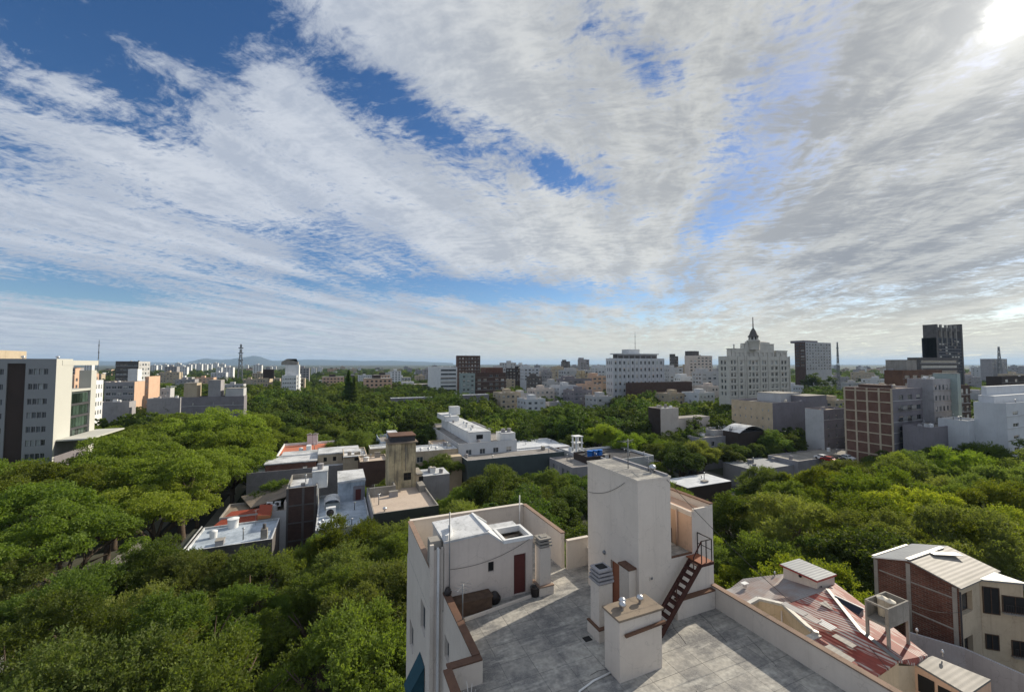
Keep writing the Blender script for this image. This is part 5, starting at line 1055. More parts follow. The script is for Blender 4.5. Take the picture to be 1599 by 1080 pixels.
o = C_('checkered_tower', 'grey apartment tower with a darker banded side right of the spired building', 1258, 534, 430, 1241, 1298, wall='pale_grey', walls={'W': 'brick_brown'}, roof='roof_grit', S=(9, 9, dict(fw=.55, fh=.5)), Wd=(2, 8, dict(fw=.7, fh=.4)), win=dict(mull=0, pane='glass')); f = F_(o); ab(o, 'roof_room', f[0]+1, f[0]+(f[1]-f[0])*.55, f[2]+2, f[2]+16, f[4], f[4]+2.6, 'violet_grey')
o = C_('beige_violet_block', 'block with a beige windowed side and blank violet-grey front below the spired building', 1204, 629, 152, 1140, 1290, wall='violet_grey', walls={'W': 'warm_beige'}, roof='roof_grit', par=.8, vis=10, Wd=(7, 5, dict(fw=.22, fh=.3, skip=.25))); f = F_(o)
ab(o, 'roof_room', f[0]+14, f[0]+26, f[2]+6, f[2]+16, f[4], f[4]+3.4, 'pale_grey', 'concrete'); ab(o, 'roof_room', f[0]+20, f[1]-.2, f[2]-.2+.4, f[2]+8, f[4], f[4]+2.6, 'violet_grey', 'concrete')
antenna(f[0]+6, f[2]+3, f[4], 4, 'roof antenna on the beige and violet block', 3)
o = C_('pale_violet_block', 'pale violet block with small windows between the blank wall and brick grid', 1283, 640, 140, 1272, 1322, wall='violet_grey', walls={'W': 'pale_grey'}, roof='roof_tan', S=(3, 4, dict(fw=.22, fh=.4)))
# brick grid block
x0, x1, y0, y1, z = corner(1391, 607, 118, 1315, 1452, 'R'); zr = z-.5
o = building('brick_grid_block', 'block with a brick side wall divided by a pale concrete grid', 'building', (x0, x1, y0, y1), zr, wall='violet_grey', walls={'W': 'brick_red'}, roof='brown_coping', par=.5, coping='pink_stucco', ops={'S': grid(x0+2.0, x1-.5, zr-18.6, zr-.5, 4, 6, .5, .45)}, win=dict(frame='grey_steel'), vis=17)
b = MB()
for k in range(5): yy = y0+(y1-y0-.45)*k/4; b.box(x0-.16, x0-.004, yy, yy+.45, 0, zr+.45, 'beige')
for k in range(8): zz = zr-.2-k*3.1; b.box(x0-.13, x0-.005, y0+.02, y1-.02, zz-.35, zz, 'beige')
put(b, 'concrete_grid', o); b = MB()
for k in range(1, 6):
    zz = zr-k*3.1+.2
    for xx in (x0+2.6, x0+7.4): b = MB(); b.box(xx, xx+2.6, y0-1.1, y0-.01, zz-2.6, zz-2.45, 'dark_concrete'); b.box(xx, xx+2.6, y0-1.1, y0-1.03, zz-2.45, zz-1.5, 'grey_steel'); put(b, 'balcony', o)
BG = (x0, x1, y0, y1, zr)
ab(o, 'roof_room', x0+2, x0+7, y1-9, y1-3, zr, zr+1.4, 'brick_brown')
o = C_('grey_window_block', 'dark grey block with rows of windows attached right of the brick grid', 1455, 592, 122, 1440, 1486, wall='grey_stucco', roof='roof_grit', S=(5, 7, dict(fw=.5, fh=.45)), win=dict(frame='grey_steel')); f = F_(o); ab(o, 'side_tower', f[1]-1.5, f[1]+.6, f[2]-1.5, f[2]+4, 0, f[4]+2.2, 'teal_grey', 'concrete')
o = C_('brown_roof_block', 'brown and beige upper block behind the brick grid roof', 1408, 578, 165, 1398, 1470, wall='brown_coping', roof='roof_dark', S=(5, 3, dict(fw=.6, fh=.35))); f = F_(o); ab(o, 'roof_room', f[0]+8, f[0]+16, f[2]+2, f[2]+9, f[4], f[4]+4.8, 'concrete', 'roof_tan')
o = C_('brick_side_block', 'narrow block with reddish panels behind the grey window block', 1488, 602, 150, 1484, 1512, wall='brick_brown', roof='roof_grit', S=(3, 6, dict(fw=.55, fh=.6)))
# dark tower
x0, x1, y0, y1, z = corner(1463, 506, 330, 1450, 1504, 'R'); y1 = y0+9
T_ = building('dark_glass_tower', 'tall dark glass tower with a crown of open columns at the right skyline', 'tower', (x0, x1, y0, y1), zpx(x0, y0, 527), wall='panel_dark', roof='roof_dark', par=0, ops={'S': grid(x0+4, x1-5, zpx(x0, y0, 580), zpx(x0, y0, 530), 7, 10, .8, .6)}, win=dict(frame='black_metal', mull=0, pane='panel_dark'))
zz = zpx(x0, y0, 527)
for k in range(6): a = x0+(x1-x0)*(k/5)*.94; b = MB(); b.box(a, a+(2.6 if k in (0, 5) else 1.0), y0-.3, y0+(8 if k in (0, 5) else 1.2), zz-6 if k not in (0, 5) else 0, z+(1.6 if k == 5 else 0), 'concrete' if k not in (0, 5) else 'dark_concrete'); put(b, 'crown_column', T_)
b = MB(); b.box(x0+2.7, x1-3, y0+.2, y0+1.0, z-5.0, z-2.4, 'dark_concrete'); put(b, 'crown_beam', T_); b = MB(); b.box(x0+2.7, x1-3, y1-2, y1-1, zz, z-1, 'dark_concrete'); put(b, 'crown_beam', T_)
b = MB(); b.prism([(x1+.05, y0+1), (x1+5, y0+3), (x1+5, y1), (x1+.05, y1)], 0, [zpx(x1, y0, 528), zpx(x1, y0, 533), zpx(x1, y0, 533), zpx(x1, y0, 528)], 'teal_grey'); put(b, 'wing_or_lit_side', T_)  # lighter slanted slab for the tower's lit right side, light put into its colour
o = C_('dark_glazed_block', 'dark banded block at the foot of the dark glass tower', 1436, 558, 250, 1434, 1496, wall='dark_concrete', roof='white_roof', S=(1, 8, dict(fw=.95, fh=.45)))
# right edge
o = C_('white_stepped_block', 'bright white stepped building at the right edge of the picture', 1567, 630, 108, 1562, 1660, wall='hotel_white', roof='white_roof', S=(4, 5, dict(fw=.35, fh=.3))); f = F_(o)
ab(o, 'upper_storey', f[0]+3, f[1], f[2]+3, f[3], f[4], f[4]+2.2, 'hotel_white', 'white_paint'); ab(o, 'upper_storey', f[0]+5, f[1], f[2]+5, f[3], f[4]+2.3, f[4]+4.6, 'hotel_white', 'white_paint')
o = C_('white_wall_block', 'white end wall of a low block left of the bright white stepped building', 1506, 657, 112, 1502, 1530, wall='hotel_white', roof='white_roof', S=None); 
o = C_('grey_low_block', 'low dark grey block with a white roof edge between two white buildings', 1532, 668, 118, 1530, 1566, wall='block_grey', roof='white_roof', S=None, coping='white_paint')
o = C_('violet_low_block', 'low blank violet wall in front of the brick grid block right end', 1448, 668, 112, 1444, 1500, wall='violet_grey', roof='roof_grit')
o = C_('dark_long_block', 'long dark building behind trees near the right edge', 1562, 588, 230, 1555, 1680, wall='brown_dark', roof='roof_grit', S=(9, 2, dict(fw=.3)))
o = C_('pale_right_block', 'pale block with a mast by the right horizon', 1548, 560, 520, 1530, 1572, wall='grey_stucco', roof='roof_grit', S=(6, 4, dict(skip=.2)))
# pink building and yard roofs
x0, x1, y0, y1, z = corner(1030, 638, 150, 1011, 1058, 'R')
o = building('pink_house', 'pinkish house with a dark end and a raised roof deck among the trees', 'house', (x0, x1, y0, y1), z-.4, wall='pink_stucco', walls={'W': 'brown_dark'}, roof='white_roof', par=.4)
ab(o, 'wing_or_lit_side', x1+.01, x1+17, y0+1, y1, 0, z-4.2, 'pink_stucco', 'roof_grit')
o = C_('arched_shed', 'shed with an arched white metal roof in front of the beige windowed wall', 1150, 676, 140, 1142, 1190, 'R', 'shed', wall='brown_dark', roof='roof_dark', par=0); f = F_(o); b = MB()
for k in range(8):
    a0, a1 = k/8, (k+1)/8; h0, h1 = 2*math.sin(math.pi*a0), 2*math.sin(math.pi*a1); X0, X1 = f[0]+(f[1]-f[0])*a0, f[0]+(f[1]-f[0])*a1
    b.slab([(X0, f[2]-.5, f[4]+.1+h0), (X1, f[2]-.5, f[4]+.1+h1), (X1, f[3]+.5, f[4]+.1+h1), (X0, f[3]+.5, f[4]+.1+h0)], .1, 'white_roof')
put(b, 'arched_roof', o)
o = C_('yard_roof_block', 'flat grey roofs left of the arched shed', 1092, 684, 140, 1075, 1140, 'R', wall='grey_stucco', roof='roof_grit', S=(4, 1, dict(fw=.4)))
o = C_('white_yard_wall', 'low white walled block under the beige windowed wall', 1112, 672, 148, 1106, 1150, 'R', wall='pale_grey', roof='roof_grit')
o = C_('low_middle_roof', 'low pale roof among trees below the crowded city blocks', 858, 628, 260, 854, 892, 'R', wall='grey_stucco', roof='white_roof')
# a second belt of ordinary blocks between the named ones
belt = []
for k, (px, dp, w_, h_, wl) in enumerate([(782, 262, 14, 17, 'beige'), (803, 275, 15, 15, 'pale_grey'), (822, 250, 13, 14, 'hotel_white'), (836, 285, 15, 18, 'pink_stucco'), (856, 262, 14, 16, 'beige'), (874, 290, 16, 20, 'hotel_white'), (896, 270, 14, 18, 'violet_grey'), (916, 285, 13, 21, 'peach'), (932, 258, 12, 15, 'pale_grey'), (1046, 268, 15, 16, 'beige'), (1068, 300, 16, 20, 'pale_grey'), (1090, 262, 14, 17, 'hotel_white'), (1104, 300, 15, 19, 'pink_stucco'), (762, 300, 14, 15, 'pale_grey'), (1300, 230, 13, 15, 'beige'), (775, 400, 20, 20, 'beige'), (797, 290, 22, 10, 'pale_grey'), (812, 620, 24, 26, 'peach'), (840, 700, 26, 28, 'pale_grey'), (868, 780, 22, 30, 'beige'), (893, 690, 20, 32, 'grey_stucco'), (935, 640, 26, 30, 'hotel_white'),
        (1040, 480, 18, 26, 'beige'), (1088, 520, 20, 24, 'pink_stucco'), (1110, 420, 18, 20, 'brick_brown'), (1120, 650, 24, 28, 'pale_grey'), (1236, 330, 14, 18, 'hotel_white'), (1305, 480, 26, 20, 'grey_stucco'), (1330, 400, 22, 17, 'pale_grey'), (1345, 560, 30, 24, 'beige'), (1368, 420, 22, 20, 'hotel_white'),
        (1385, 300, 18, 19, 'beige'), (1405, 640, 26, 28, 'grey_stucco'), (1425, 480, 20, 26, 'pale_grey'), (1518, 420, 18, 22, 'grey_stucco'), (1535, 640, 22, 30, 'pale_grey'), (1585, 460, 24, 24, 'beige'), (1598, 640, 26, 30, 'grey_stucco'), (1530, 300, 16, 14, 'pale_grey'),
        (560, 700, 26, 16, 'hotel_white'), (600, 820, 30, 18, 'pale_grey'), (650, 640, 22, 17, 'beige'), (672, 480, 18, 15, 'hotel_white'), (380, 520, 16, 16, 'beige'), (350, 430, 18, 14, 'pale_grey'), (305, 520, 20, 18, 'peach'), (330, 640, 20, 22, 'hotel_white'), (275, 460, 18, 18, 'grey_stucco'), (250, 560, 22, 24, 'beige')]):
    x, y = atd(px, dp)
    if any(a-w_ < x < b_+3 and c-14 < y < d+3 for a, b_, c, d in FOOT): continue
    belt.append((px, x, y, w_, h_, wl))
belt.sort()
for i, (px, x, y, w_, h_, wl) in enumerate(belt):
    ops = {'S': grid(x+.5, x+w_-.5, max(0, h_-13), h_-.3, int(w_/3.4), 4, .5, .45, skip=.12), 'W': grid(y+.5, y+13.5, max(0, h_-13), h_-.3, 3, 4, .4, .45, skip=.2)}
    o = building('town_block', '%s town block rising from the far trees, %s of this belt from left' % (nm.get(wl, 'pinkish'), ordw(i)), 'building', (x, x+w_, y, y+14), h_, wall=wl, roof='roof_grit', ops=ops, group='town blocks in the far trees', vis=7)
    ab(o, 'roof_room', x+w_*.3, x+w_*.3+4, y+3, y+8, h_, h_+2.8, wl)
# cars parked on the deck beside the brick-grid block
def car(x, y, z, mt, label, rz=0):
    c = thing('parked_car', label, 'car', (x, y, z), 'parked cars on the roof deck'); c.rotation_euler[2] = rz
    b = MB(); P_ = [(-2.1, .35), (-2.15, .75), (-1.6, .92), (-1.1, .98), (-.6, 1.42), (.75, 1.45), (1.45, 1.0), (2.1, .85), (2.15, .4)]
    for s_ in (-1, 1): b.face([(p[0], s_*.85, p[1]) for p in P_][::s_], mt)
    for p, q in zip(P_, P_[1:]+P_[:1]): b.face([(p[0], -.85, p[1]), (q[0], -.85, q[1]), (q[0], .85, q[1]), (p[0], .85, p[1])], mt)
    b.build('body', c); b = MB()
    for s_ in (-1, 1): b.face([(x_, s_*.857, z_) for x_, z_ in ((-.95, 1.02), (-.55, 1.36), (.7, 1.38), (1.25, 1.02))], 'glass')
    b.face([(-1.06, -.75, 1.035), (-.64, -.75, 1.405), (-.64, .75, 1.405), (-1.06, .75, 1.035)], 'glass'); b.face([(1.41, -.75, 1.05), (.82, -.75, 1.44), (.82, .75, 1.44), (1.41, .75, 1.05)], 'glass'); b.build('window', c)
    for x_ in (-1.35, 1.35):
        for s_ in (-1, 1): b = MB(); b.tube([(x_, s_*.7, .33), (x_, s_*.9, .33)], .33, 'tyre', 14); b.build('wheel', c)
dk = [o for o in COL.objects if o.name.startswith('car_park_roof')][0]; zc_ = dk['_z']
for i, (px, mt, l) in enumerate(((1285, 'car_white', 'white parked car, leftmost on the roof deck'), (1306, 'car_dark', 'dark parked car on the roof deck'), (1322, 'car_white', 'white parked car, rightmost on the roof deck'), (1295, 'car_red', 'red parked car on the roof deck'))):
    x, y = at(px, 717 if i < 3 else 720, zc_); car(x, y, zc_, mt, l, 1.5+.05*i)
# towers and masts
def lattice(px, ptop, depth, wd, label, name='lattice_mast', zb=0):
    x, y = atd(px, depth); zt = zpx(x, y, ptop); t = thing(name, label, 'mast', (x, y, zb)); H_ = zt-zb; b = MB()
    def hw(z): return wd/2*(1-.8*z/H_)
    for sx_, sy_ in ((-1, -1), (1, -1), (1, 1), (-1, 1)): b.beam((sx_*hw(0), sy_*hw(0), 0), (sx_*hw(H_), sy_*hw(H_), H_), wd*.09, wd*.09, 'grey_steel')
    b.build('frame', t); b = MB(); n_ = 9
    for k in range(n_):
        z0_, z1_ = H_*k/n_, H_*(k+1)/n_; a, c_ = hw(z0_), hw(z1_)
        for s0, s1, s2, s3 in ((-1, -1, 1, -1), (1, -1, 1, 1), (1, 1, -1, 1), (-1, 1, -1, -1)): b.beam((s0*a, s1*a, z0_), (s2*c_, s3*c_, z1_), wd*.05, wd*.05, 'grey_steel'); b.beam((s2*a, s3*a, z0_), (s0*c_, s1*c_, z1_), wd*.05, wd*.05, 'grey_steel')
    b.build('bracing', t); b = MB()
    for z_ in (.62, .78, .9): b.box(-wd*.45, wd*.45, -.3, .3, H_*z_, H_*z_+H_*.02, 'grey_steel')
    b.build('antenna_arms', t)
lattice(376, 537, 620, 7, 'lattice radio tower on the left skyline near the hills'); lattice(154, 531, 420, 1.2, 'slender mast rising beside the office block'); lattice(1308, 534, 330, 2.4, 'slim lattice mast right of the checkered grey tower'); lattice(1560, 541, 520, 5, 'mast on the pale block by the right horizon'); lattice(992, 518, 620, 1.0, 'very thin mast far behind the wide white hotel')
# ================================================================ trees
rng = np.random.default_rng(11)
def leaves_mesh(name, C, Dn, L, Wd, mats, mi=None):
    """many small leaf-shaped quads: centres C, long axes Dn, lengths L, widths Wd"""
    n = len(C); r = rng.normal(size=(n, 3)); S_ = np.cross(Dn, r); S_ /= np.linalg.norm(S_, axis=1, keepdims=True)+1e-9
    l = (Dn*L[:, None])/2; s = S_*Wd[:, None]/2
    V = np.stack([C-l, C+s, C+l, C-s], 1).reshape(-1, 3).astype(np.float32)
    me = bpy.data.meshes.new(name); me.vertices.add(4*n); me.vertices.foreach_set('co', V.ravel()); me.loops.add(4*n); me.loops.foreach_set('vertex_index', np.arange(4*n, dtype=np.int32))
    me.polygons.add(n); me.polygons.foreach_set('loop_start', np.arange(0, 4*n, 4, dtype=np.int32)); me.polygons.foreach_set('loop_total', np.full(n, 4, np.int32))
    for k in mats: me.materials.append(MATS[k])
    if mi is not None: me.polygons.foreach_set('material_index', mi.astype(np.int32))
    me.update(); me.validate(); return me
def unit(n, zmin=-1.):
    z = rng.uniform(zmin, 1, n); a = rng.uniform(0, 2*np.pi, n); r = np.sqrt(1-z*z); return np.stack([r*np.cos(a), r*np.sin(a), z], 1)
def crown(kind, R_, Hc, nb, npuff, nl, mats, leaf=.28, sub=.30, zc=0.):
    """boughs on an uneven dome, each made of puffs or sprays, each of leaves. base of crown at z=0"""
    Cs, Ds = [], []
    d = unit(nb, -.25 if kind != 'umb' else .0)
    lob = 1+.18*np.sin(3*np.arctan2(d[:, 1], d[:, 0])+rng.uniform(0, 6))+rng.normal(0, .10, nb)
    rad = rng.uniform(.45, .9, nb)**.6
    cb = d*np.array([R_, R_, Hc*.62])*(rad*lob)[:, None]+np.array([0, 0, Hc*.42])
    rb = R_*sub*rng.uniform(.7, 1.25, nb)
    for b in range(nb):
        if kind == 'fea':        # feathery: sprays of leaves along arching twigs
            dd = unit(npuff, -.5); st = cb[b]+dd*rb[b]*rng.uniform(.3, 1., (npuff, 1))*np.array([1, 1, .8])
            out = dd*.6+np.array([0, 0, .65])+rng.normal(0, .3, (npuff, 3)); out /= np.linalg.norm(out, axis=1, keepdims=True); ln = rng.uniform(.7, 1.7, npuff)*rb[b]*.38
            t = np.tile(np.linspace(.08, 1, nl), npuff); o = np.repeat(out, nl, 0); p = np.repeat(st, nl, 0)+o*(t*np.repeat(ln, nl))[:, None]; p[:, 2] -= .22*t*t*np.repeat(ln, nl)
            p += rng.normal(0, .09, p.shape); dv = o+rng.normal(0, .55, p.shape); Cs.append(p); Ds.append(dv)
        else:
            fl = .72 if kind == 'umb' else .85
            dd = unit(npuff, -.15); pc = cb[b]+dd*rb[b]*rng.uniform(.75, 1.05, (npuff, 1))*np.array([1, 1, fl]); pr = rb[b]*rng.uniform(.22, .42, npuff)
            q = unit(npuff*nl, -.35); rr = rng.uniform(.72, 1.08, (npuff*nl, 1)); p = np.repeat(pc, nl, 0)+q*rr*np.repeat(pr, nl)[:, None]*np.array([1, 1, fl+.1])
            dv = np.cross(q, rng.normal(size=q.shape))+q*.25; Cs.append(p); Ds.append(dv)
    C = np.concatenate(Cs); Dv = np.concatenate(Ds); Dv /= np.linalg.norm(Dv, axis=1, keepdims=True)+1e-9
    k = C[:, 2] > -Hc*.25; C, Dv = C[k], Dv[k]; n = len(C)
    return leaves_mesh('crown', C, Dv, leaf*rng.uniform(.7, 1.4, n), leaf*.55*rng.uniform(.7, 1.3, n), mats, (rng.random(n) < .16).astype(int) if len(mats) > 1 else None)
def trunk_mesh(Hc, Ht, R_, seed):
    rs = random.Random(seed); b = MB(); r0 = .045*R_+.1; top = Vector((rs.uniform(-.3, .3), rs.uniform(-.3, .3), Ht))
    b.tube([(0, 0, 0), (0.03, 0, .5), top*.5, top], [r0*1.5, r0*1.1, r0, r0*.85], 'bark', 9)
    for k in range(7):
        a = k*2*math.pi/7+rs.uniform(-.3, .3); l = R_*rs.uniform(.5, .8); e = top+Vector((math.cos(a)*l, math.sin(a)*l, Hc*rs.uniform(.35, .75))); m_ = top.lerp(e, .5)+Vector((0, 0, Hc*.06))
        b.tube([top*.92, m_, e], [r0*.6, r0*.38, r0*.12], 'bark', 6)
        for j in range(2):
            e2 = m_+Vector((rs.uniform(-1, 1)*R_*.35, rs.uniform(-1, 1)*R_*.35, Hc*rs.uniform(.2, .4))); b.tube([m_, (m_+e2)/2+Vector((0, 0, .2)), e2], [r0*.3, r0*.18, r0*.06], 'bark', 5)
    return b.data('trunk')
# kinds: (crown meshes, trunk mesh, crown radius, crown height, trunk height)
KIND = {}
def kind(name, n, f, R_, Hc, Ht): KIND[name] = dict(m=[f(i) for i in range(n)], t=[trunk_mesh(Hc, Ht, R_, name+str(i)) for i in range(2)], R=R_, Hc=Hc, Ht=Ht)
kind('umbrella', 3, lambda i: crown('umb', 8.2, 7.6, 34, 26, 46, ['leaf_light', 'leaf_mid'], .28, .25), 8.2, 7.6, 6.2)
kind('feathery', 4, lambda i: crown('fea', 5.8, 7.4, 30, 105, 15, ['leaf_olive', 'leaf_mid'] if i % 2 else ['leaf_mid', 'leaf_light'], .19, .24), 5.6, 6.6, 5.5)
kind('dense', 4, lambda i: crown('puf', 5.2, 6.6, 34, 22, 56, [['leaf_dark', 'leaf_mid'], ['leaf_mid', 'leaf_dark'], ['leaf_dark', 'leaf_light'], ['leaf_dark', 'leaf_mid']][i], .23, .30), 5.2, 6.6, 5.5)
kind('bright', 3, lambda i: crown('fea', 5.8, 7.0, 30, 105, 15, ['leaf_light', 'leaf_yellow'] if i != 1 else ['leaf_yellow', 'leaf_light'], .19, .24), 5.6, 6.4, 5.5)
def conifer():
    n = 9000; z = rng.uniform(0, 1, n)**.8; r = (1-z)**.85*(1+.25*np.sin(z*70))*2.6*rng.uniform(.6, 1.05, n); a = rng.uniform(0, 2*np.pi, n); C = np.stack([r*np.cos(a), r*np.sin(a), z*14], 1)
    Dv = np.stack([np.cos(a), np.sin(a), np.full(n, -.2)], 1)+rng.normal(0, .4, (n, 3)); Dv /= np.linalg.norm(Dv, axis=1, keepdims=True); return leaves_mesh('crown', C, Dv, rng.uniform(.4, .8, n), rng.uniform(.12, .25, n), ['leaf_dark'])
KIND['conifer'] = dict(m=[conifer()], t=[trunk_mesh(3, 4, 1.5, 'c')], R=2.6, Hc=14, Ht=3.0)
# what must stay in view: (px0, px1, py0, py1, distance)
KEEP = [(0, 172, 540, 722, 84), (0, 88, 540, 732, 84), (165, 385, 560, 622, 150), (286, 447, 772, 862, 58), (440, 582, 735, 828, 66), (440, 508, 735, 846, 76), (583, 690, 640, 848, 65), (386, 562, 690, 762, 97), (594, 700, 672, 760, 110),
        (686, 892, 650, 742, 108), (730, 882, 708, 736, 105), (890, 1024, 682, 716, 92), (910, 1116, 715, 900, 12), (1012, 1060, 634, 666, 148), (1060, 1112, 652, 672, 148), (1074, 1142, 746, 760, 72), (1085, 1192, 668, 692, 138), (1140, 1300, 600, 672, 150), (1240, 1345, 708, 718, 100),
        (1316, 1500, 590, 700, 116), (1500, 1599, 610, 690, 106), (1126, 1235, 500, 614, 205), (946, 1036, 545, 606, 290), (760, 945, 570, 622, 300), (612, 676, 618, 628, 240), (720, 766, 614, 626, 240), (1036, 1130, 570, 596, 280), (712, 792, 560, 604, 295), (400, 486, 570, 596, 325),
        (1240, 1299, 530, 588, 425), (1398, 1512, 560, 612, 160), (1365, 1599, 848, 1080, 22), (1128, 1560, 902, 1080, 8), (1222, 1304, 884, 1080, 20), (640, 920, 790, 1080, 5), (852, 893, 625, 636, 255), (1562, 1599, 585, 612, 225)]
placed = []; TREES = []
def ok_tree(x, y, zt, R_, strict=True):
    for a, b_, c, d in FOOT:
        if a-R_*.42 < x < b_+R_*.42 and c-R_*.42 < y < d+R_*.42: return False
    px, py, dp = proj(x, y, zt); rp = R_*FOC/dp
    for a, b_, c, d, dd in KEEP:
        if dp < dd and px+rp*.75 > a and px-rp*.75 < b_ and py < d: return False
    for x0, x1, y0, y1, zb, vis in SEEN:
        if not (x0 > x-150 and x1 < x+150): pass
        cs_ = [proj(a, b_, zb) for a, b_ in ((x0, y0), (x1, y0), (x0, y1))]
        if min(c[2] for c in cs_) < 20 or dp > max(c[2] for c in cs_): continue
        lo = max(proj(x0, y0, zb-vis)[1], proj(x1, y0, zb-vis)[1] if cs_[1][0] < px else 0)
        if py > lo or px+rp*.7 < min(c[0] for c in cs_) or px-rp*.7 > max(c[0] for c in cs_): continue
        # behind the building if the line of sight to the trunk crosses its footprint
        t0, t1 = 0., 1.
        for p_, lo_, hi_ in ((x, x0, x1), (y, y0, y1)):
            if abs(p_) < 1e-6: continue
            a, b_ = sorted((lo_/p_, hi_/p_)); t0, t1 = max(t0, a), min(t1, b_)
        if t0 < t1 and t0 < 1: continue
        if px < min(c[0] for c in cs_) or px > max(c[0] for c in cs_):
            if dp > min(c[2] for c in cs_): continue
        return False
    for q in placed:
        if (q[0]-x)**2+(q[1]-y)**2 < ((q[2]+R_)*.54)**2: return False
    return True
def add_tree(x, y, zt, kd, s=None, idx=None, force=False):
    K = KIND[kd]; s = s or zt/(K['Ht']+K['Hc']*.98); R_ = K['R']*s
    if not force and not ok_tree(x, y, zt, R_): return False
    placed.append((x, y, R_)); TREES.append((x, y, zt, kd, s)); return True
def tp(px, py, zt, kd, wide=1.): x, y = at(px, py, zt); add_tree(x, y, zt, kd)
# the trees one can tell apart, by crown top
for px, py, z_, kd in [(195, 698, 18, 'umbrella'), (330, 652, 20, 'umbrella'), (415, 600, 26, 'umbrella'), (505, 592, 27, 'umbrella'), (130, 722, 17, 'umbrella'), (60, 742, 17, 'umbrella'), (250, 718, 16, 'umbrella'), (30, 780, 16, 'umbrella'), (150, 765, 16, 'umbrella'), (245, 770, 14, 'umbrella'), (100, 812, 15, 'umbrella'), (10, 835, 15, 'umbrella'), (395, 655, 17, 'umbrella'), (350, 700, 12, 'feathery'), (310, 745, 11, 'feathery'), (260, 672, 18, 'umbrella'),
    (175, 838, 13, 'bright'), (60, 870, 12.5, 'feathery'), (230, 868, 12, 'feathery'), (130, 905, 13, 'feathery'), (300, 888, 11.5, 'feathery'), (390, 884, 11, 'feathery'), (465, 862, 10.5, 'feathery'), (545, 830, 11.5, 'bright'), (618, 850, 11, 'feathery'), (600, 925, 13, 'feathery'), (500, 930, 12, 'feathery'), (400, 950, 13, 'feathery'), (290, 960, 13, 'feathery'), (180, 985, 14, 'feathery'), (60, 985, 14, 'feathery'), (540, 990, 14, 'feathery'), (440, 1030, 13, 'feathery'), (330, 1040, 14, 'feathery'), (610, 1040, 13, 'feathery'), (110, 1060, 14, 'feathery'), (230, 1070, 13, 'feathery'), (0, 930, 13, 'feathery'), (0, 1050, 13, 'feathery'),
    (778, 716, 11, 'feathery'), (878, 728, 11.5, 'dense'), (845, 780, 8.5, 'feathery'), (720, 770, 7.5, 'dense'), (700, 780, 7, 'dense'), (900, 770, 8, 'dense'), (820, 745, 8, 'dense'),
    (1180, 700, 13, 'feathery'), (1290, 700, 11, 'bright'), (1200, 742, 13.5, 'bright'), (1290, 745, 13.5, 'bright'), (1150, 790, 12.5, 'feathery'), (1240, 800, 14, 'feathery'), (1330, 790, 14, 'bright'), (1440, 700, 14.5, 'bright'), (1500, 712, 14, 'bright'), (1390, 720, 13.5, 'feathery'), (1555, 692, 13.5, 'feathery'), (1440, 782, 14.5, 'bright'), (1360, 760, 13, 'feathery'), (1560, 760, 14, 'feathery'), (1590, 730, 13, 'feathery'), (1520, 820, 14.5, 'feathery'), (1580, 860, 14, 'feathery'), (1300, 835, 13.5, 'feathery'), (1200, 855, 12, 'feathery'), (1395, 830, 14.5, 'feathery'), (1140, 850, 11, 'dense'), (1450, 835, 14, 'feathery'), (1180, 880, 11, 'dense'), (1330, 850, 12, 'feathery'), (1130, 900, 9, 'bright'), (1250, 660, 14, 'dense'), (1215, 668, 13, 'dense'), (1275, 590, 22, 'dense'), (1140, 1, 1, None)][:-1]:
    tp(px, py, z_, kd)
for px, py, z_, kd in [(540, 826, 11.2, 'bright'), (572, 834, 10.6, 'feathery'), (500, 848, 9.6, 'feathery'), (622, 836, 10.4, 'feathery'), (660, 850, 9.5, 'feathery'), (352, 884, 9.2, 'feathery'), (445, 876, 9.4, 'feathery')]: x, y = at(px, py, z_); add_tree(x, y, z_, kd, force=True)
for px, py in ((545, 573), (554, 583)): x, y = atd(px, 250 if px > 500 else 330); zt = zpx(x, y, py); add_tree(x, y, zt, 'conifer', zt/17.0, force=True)
# the rest of the wooded streets and yards, thinning with distance
rs = random.Random(5)
def zone_kind(px, py, dp):
    if px < 520 and dp > 62: return rs.choice(['umbrella']*3+['dense', 'feathery']) if dp < 260 else rs.choice(['umbrella', 'dense', 'dense'])
    if px < 640: return 'feathery'
    if dp > 130: return rs.choice(['dense']*4+['feathery', 'bright']) if px < 1000 or dp > 200 else rs.choice(['dense', 'feathery', 'dense'])
    return rs.choice(['feathery', 'feathery', 'bright', 'dense'] if px > 1000 else ['dense', 'feathery', 'dense'])
d_ = 26.
while d_ < 330:
    st = 7.4 if d_ < 130 else 8.2+.012*(d_-130); w_ = d_*1.32; u = -w_
    while u < w_:
        du, dd = rs.uniform(-.3, .3)*st, rs.uniform(-.3, .3)*st; X = (u+du)*math.cos(YAW)+(d_+dd)*math.sin(YAW); Y = -(u+du)*math.sin(YAW)+(d_+dd)*math.cos(YAW)
        kx = PCX+FOC*(u+du)/(d_+dd); kd = zone_kind(kx, 0, d_); zt = rs.uniform(9.5, 15.5)*(1.18 if kd == 'umbrella' else 1); u += st
        if kx < -90 or kx > 1690: continue
        for f_ in (1., .8, .62):
            if add_tree(X, Y, zt*f_, kd): break
    d_ += st*.92
LAB = {'umbrella': 'broad layered green tree', 'feathery': 'feathery green tree', 'dense': 'dense dark tree', 'bright': 'loose yellow-green tree', 'conifer': 'narrow dark conifer'}
def zone(px, dp):
    side = 'left of the terrace building' if px < 640 else 'behind the terrace building' if px < 1115 else 'right of the stair tower'
    band = 'nearest belt' if dp < 45 else 'second belt' if dp < 75 else 'middle belt' if dp < 120 else 'back belt' if dp < 190 else 'farthest belt'
    return side, band
rows = {}; info = []
